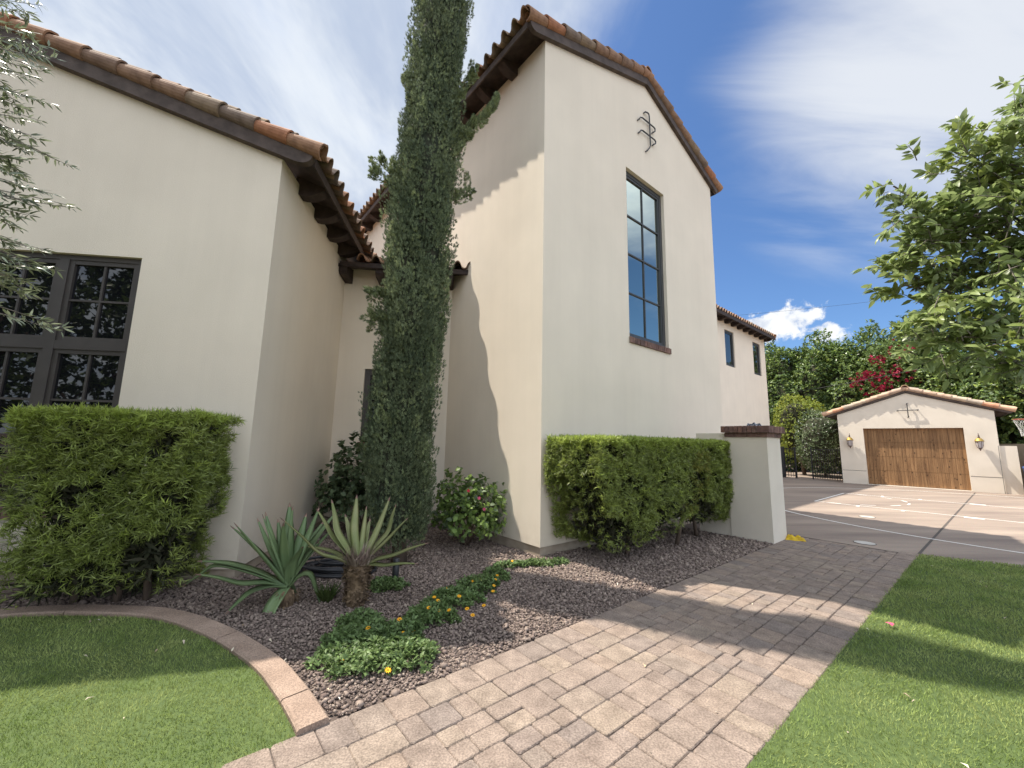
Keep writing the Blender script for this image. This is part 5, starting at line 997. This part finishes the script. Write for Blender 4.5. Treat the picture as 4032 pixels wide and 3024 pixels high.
# climbing leaves on the far corner of the house
vn = empty('climbing_vine', TW(19.98, 3.6)); tag(vn, 'thin dark vine climbing the far corner of the house', 'vine'); n = 420; P = np.stack([RNG.normal(size=n) * .05 + .05, RNG.normal(size=n) * .10 + .12, RNG.uniform(0, 5.0, n)], 1); q = P[:, 0:1] * A + P[:, 1:2] * B; q[:, 2] = P[:, 2]; V, F = whorls(q, rnd_unit(n) + A, 4, .09, leaf_tmpl(.4, .2, .2, 'blade'), (.5, 1.4)); link('foliage', np_mesh('foliage', V, F), vn, [m_fic_d]); mb = MB(); mb.tube([tuple(A * .03), tuple(A * .04 + B * .1 + np.array([0, 0, 2.5])), tuple(A * .03 + B * .1 + np.array([0, 0, 5.0]))], .012, 5); mb.build('stem', m_bark, vn)
# trees across the garden behind the camera, seen only as reflections in the windows
for i, (x, y, rr_2, hh) in enumerate(((-8.6, -4.6, 3.3, 10.5), (-13.5, -5.0, 3.6, 12.0), (-7.0, -10.5, 3.6, 12.0))): crown_tree('shade_tree', ['broad dark tree across the lawn mirrored in the big window', 'dense dark tree far left across the lawn, mirrored in the big window', 'dark round tree behind the photographer beyond the path'][i], 'tree', (x, y, 0), rr_2, rr_2, .5, hh, 2600, .20, [m_fic_d, m_fic], [.6, .4], None, None, 70 + i, .2, core=False)

# ================================================================== FENCE, HOOP, SMALL THINGS
def rails(mb, p, q, h, r=.012):
    ax = unit(q - p); nn = np.array([-ax[1], ax[0], 0]) * r
    for z_ in h:
        mb.add([tuple(p - nn + [0, 0, z_ - .02]), tuple(q - nn + [0, 0, z_ - .02]), tuple(q + nn + [0, 0, z_ - .02]), tuple(p + nn + [0, 0, z_ - .02]), tuple(p - nn + [0, 0, z_ + .02]), tuple(q - nn + [0, 0, z_ + .02]), tuple(q + nn + [0, 0, z_ + .02]), tuple(p + nn + [0, 0, z_ + .02])], [(0, 3, 2, 1), (4, 5, 6, 7), (0, 1, 5, 4), (1, 2, 6, 5), (2, 3, 7, 6), (3, 0, 4, 7)])
def iron_panel(name, label, cat, p, q, post=.04, gap=.11, plant_a=.045):
    p, q = np.array([*p[:2], 0.0]), np.array([*q[:2], 0.0]); root = empty(name, p); tag(root, label, cat); L_ = np.linalg.norm(q - p); ax = (q - p) / L_; O = np.zeros(3)
    mb = MB(); rails(mb, O, q - p, (.14, 1.50)); mb.build('rail', m_black, root)
    for k_, e in enumerate((O, q - p)): mb = MB(); w = plant_a if k_ == 0 else post; mb.box(e[0] - w / 2, e[0] + w / 2, e[1] - w / 2, e[1] + w / 2, -.03, 1.57); mb.cbox(e[0] - w * .6, e[0] + w * .6, e[1] - w * .6, e[1] + w * .6, 1.57, 1.60, .008); mb.build('post', m_black, root)
    n = int(L_ / gap)
    for i in range(1, n): e = ax * (L_ * i / n); mb = MB(); mb.box(e[0] - .009, e[0] + .009, e[1] - .009, e[1] + .009, .06, 1.53); mb.build('picket', m_black, root)
    return root
f1, f2, f3, f4 = gnd(1693, 1031), gnd(1721, 1033), gnd(1757, 1035), gnd(1812, 1040)
iron_panel('metal_gate', 'open black iron gate leaf beside the brick capped pillar', 'gate', f1, f2, .07, .10, .16)
iron_panel('metal_fence', 'black iron picket fence between the gate and the garage', 'fence', f3, f3 + (f4 - f3) * 1.25, .05)
# boundary wall beyond the garage
wl_ = MB(); p, q = at(2150, 950, 27), at(2420, 950, 22); ax = unit(q - p); nn = np.array([-ax[1], ax[0], 0]) * .1; p[2] = q[2] = 0
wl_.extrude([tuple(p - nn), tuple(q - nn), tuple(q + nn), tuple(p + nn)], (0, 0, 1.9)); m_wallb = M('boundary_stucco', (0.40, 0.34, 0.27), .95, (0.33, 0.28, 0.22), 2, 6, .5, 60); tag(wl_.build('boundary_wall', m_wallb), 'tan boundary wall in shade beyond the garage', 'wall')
# basketball hoop
HB = FT + LN * 4.57; hoop = empty('basketball_hoop', (*(FT + LN * 6.2)[:2], 0)); tag(hoop, 'basketball hoop with a white net entering the picture at the right edge', 'basketball hoop'); ho = np.array(hoop.location); RZ = 2.40; rc = np.array([*RIM[:2], RZ]) - ho
m_rim = M('rim_paint', (0.36, 0.10, 0.06), .5, (0.28, 0.08, 0.05), 9); m_net = M('net_cord', (0.75, 0.74, 0.72), .9, (0.6, 0.6, 0.58), 30); m_bbd = M('backboard', (0.55, 0.57, 0.60), .3, (0.5, 0.52, 0.55), 3); m_pad = M('blue_pad', (0.02, 0.07, 0.25), .5, (0.018, 0.055, 0.2), 6)
mb = MB(); mb.tube([tuple(rc + [.2286 * math.cos(a), .2286 * math.sin(a), 0]) for a in np.linspace(0, 2 * PI, 33)], .009, 8, False); h_ = HB - ho; h_[2] = RZ; mb.tube([tuple(rc + LN * .2286), tuple(h_)], .012, 8); mb.build('rim', m_rim, hoop, True)
mb = MB(); prn = [(.2286, 0), (.20, -.10), (.165, -.20), (.14, -.30), (.13, -.42)]; K = 12
for k_ in range(K):
    for dr in (1, -1): mb.tube([tuple(rc + np.array([r * math.cos(2 * PI * (k_ + dr * .5 * i) / K), r * math.sin(2 * PI * (k_ + dr * .5 * i) / K), z - .01])) for i, (r, z) in enumerate(prn)], .0035, 4, False)
mb.build('net', m_net, hoop)
mb = MB(); c_ = HB - ho
def lbox(l0, l1, x0, x1, z0, z1, mb=None):
    mb.M = Matrix.Translation(Vector((*c_[:2], 0))) @ Matrix.Rotation(R(90 - 50), 4, 'Z'); mb.box(x0, x1, -l1, -l0, z0, z1)
lbox(0, .035, -.91, .91, RZ - .12, RZ + .95, mb); mb.build('backboard', m_bbd, hoop)
mb = MB(); mb.tube([(0, 0, -.05), (0, 0, RZ + .1)], .07, 14); mb.tube([(0, 0, RZ), tuple(c_ + LN * .04 + np.array([0, 0, RZ + .15]))], .05, 10); mb.tube([(0, 0, RZ - .5), tuple(c_ + LN * .04 + np.array([0, 0, RZ + .5]))], .035, 8); mb.build('pole', m_black, hoop, True)
mb = MB(); mb.lathe([(.0, .15), (.15, .15), (.16, .18), (.16, 1.9), (.15, 1.93), (0, 1.93)], 0, 0, 16); mb.build('pole_pad', m_pad, hoop, True)
# blue bin at the edge of the picture
bn = empty('recycling_bin', at(2250, 1040, 23.2) * [1, 1, 0], R(90 - 136)); tag(bn, 'blue wheeled bin beside the low wall at the right edge', 'bin')
mb = MB(); mb.add([(-.26, -.3, .06), (.26, -.3, .06), (.26, .3, .06), (-.26, .3, .06), (-.32, -.38, 1.0), (.32, -.38, 1.0), (.32, .38, 1.0), (-.32, .38, 1.0)], [(0, 3, 2, 1), (4, 5, 6, 7), (0, 1, 5, 4), (1, 2, 6, 5), (2, 3, 7, 6), (3, 0, 4, 7)]); mb.build('body', m_pad, bn)
mb = MB(); mb.cbox(-.34, .34, -.40, .42, 1.0, 1.07, .03); mb.box(-.3, .3, .42, .46, .98, 1.02); mb.build('lid', m_pad, bn)
for sx in (-.24, .24): mb = MB(); mb.M = Matrix.Translation((sx, .34, .1)) @ Matrix.Rotation(PI / 2, 4, 'Y'); mb.lathe([(0, -.025), (.09, -.025), (.1, -.015), (.1, .015), (.09, .025), (0, .025)], 0, 0, 16); mb.build('wheel', m_black, bn, True)
# two cables in the sky
for lab, (p, q, sag) in {'thin overhead cable crossing the small white cloud': (at(1480, 690, 36), at(2500, 560, 55), .5), 'thin overhead cable running through the tree tops behind the garage': (at(1560, 868, 26), at(2350, 712, 27), .3)}.items():
    mb = MB(); mb.tube([tuple(p + (q - p) * t - np.array([0, 0, sag * 4 * t * (1 - t)]) - p) for t in np.linspace(0, 1, 20)], .009, 5); tag(mb.build('overhead_cable', m_black, None, False, tuple(p)), lab, 'cable')
# cover plates in the paving
m_plate = M('cover_plate', (0.50, 0.47, 0.43), .8, (0.42, 0.39, 0.35), 9)
for lab, p in (('pale round cover plate set in the driveway in front of the key', (8.33, 9.63, 0)), ('pale round cover plate where the paved path meets the driveway', (5.97, 7.0, 0))):
    o = empty('cover_plate', p); tag(o, lab, 'cover'); mb = MB(); mb.lathe([(.14, -.003), (.14, .004), (.0, .004)], 0, 0, 28); mb.build('plate', m_plate, o); mb = MB(); mb.lathe([(.15, -.003), (.15, .003), (.142, .003)], 0, 0, 28); mb.build('collar', m_joint, o)
# fallen petals and dry leaves
m_lit = M('dry_litter', (0.6, 0.5, 0.36), .9, None, 9, ic=[(0.62, 0.55, 0.42), (0.45, 0.33, 0.2), (0.7, 0.66, 0.58), (0.5, 0.38, 0.24)]); n = 520; x = RNG.uniform(-5, 8, n); y = RNG.uniform(1.8, 6.5, n); P = np.stack([x, y, np.full(n, .024)], 1)
onL = inpoly(x, y, LAWN_L) | inpoly(x, y, LAWN_R); pn = P @ NP_; bed = (pn < PL) & ~onL; k = (onL & (RNG.random(n) < .5)) | (bed & (RNG.random(n) < .9) & (((P - T0) @ B < 0))) | (~onL & ~bed & (RNG.random(n) < .07)); P[~onL & ~bed, 2] = .006; P = P[k]; n = len(P)
d = rnd_unit(n); d[:, 2] *= .25; nz_ = rnd_unit(n) * .3 + [0, 0, 1]; T, F = leaf_tmpl(.2, .5, .3, 'blade'); tag(link('leaf_litter', np_mesh('litter', place(T, P, d, nz_, RNG.uniform(.012, .045, n)), F), None, [m_lit]), 'dry leaves and pale petals scattered over turf, gravel and paving', 'leaf litter', kind='stuff')
mb = MB(); T, F = leaf_tmpl(.45, .3, .3)
for k_ in range(3): mb.add([tuple(v) for v in place(T, np.zeros((1, 3)), np.array([[math.cos(k_ * 2.1), math.sin(k_ * 2.1), .3]]), np.array([[0, 0, 1.0]]), .04)[0]], F)
tag(mb.build('fallen_petals', m_pink, None, False, tuple(gnd(1925, 1356) + np.array([0, 0, .028]))), 'single pink blossom lying on the sunlit turf at right', 'petals')
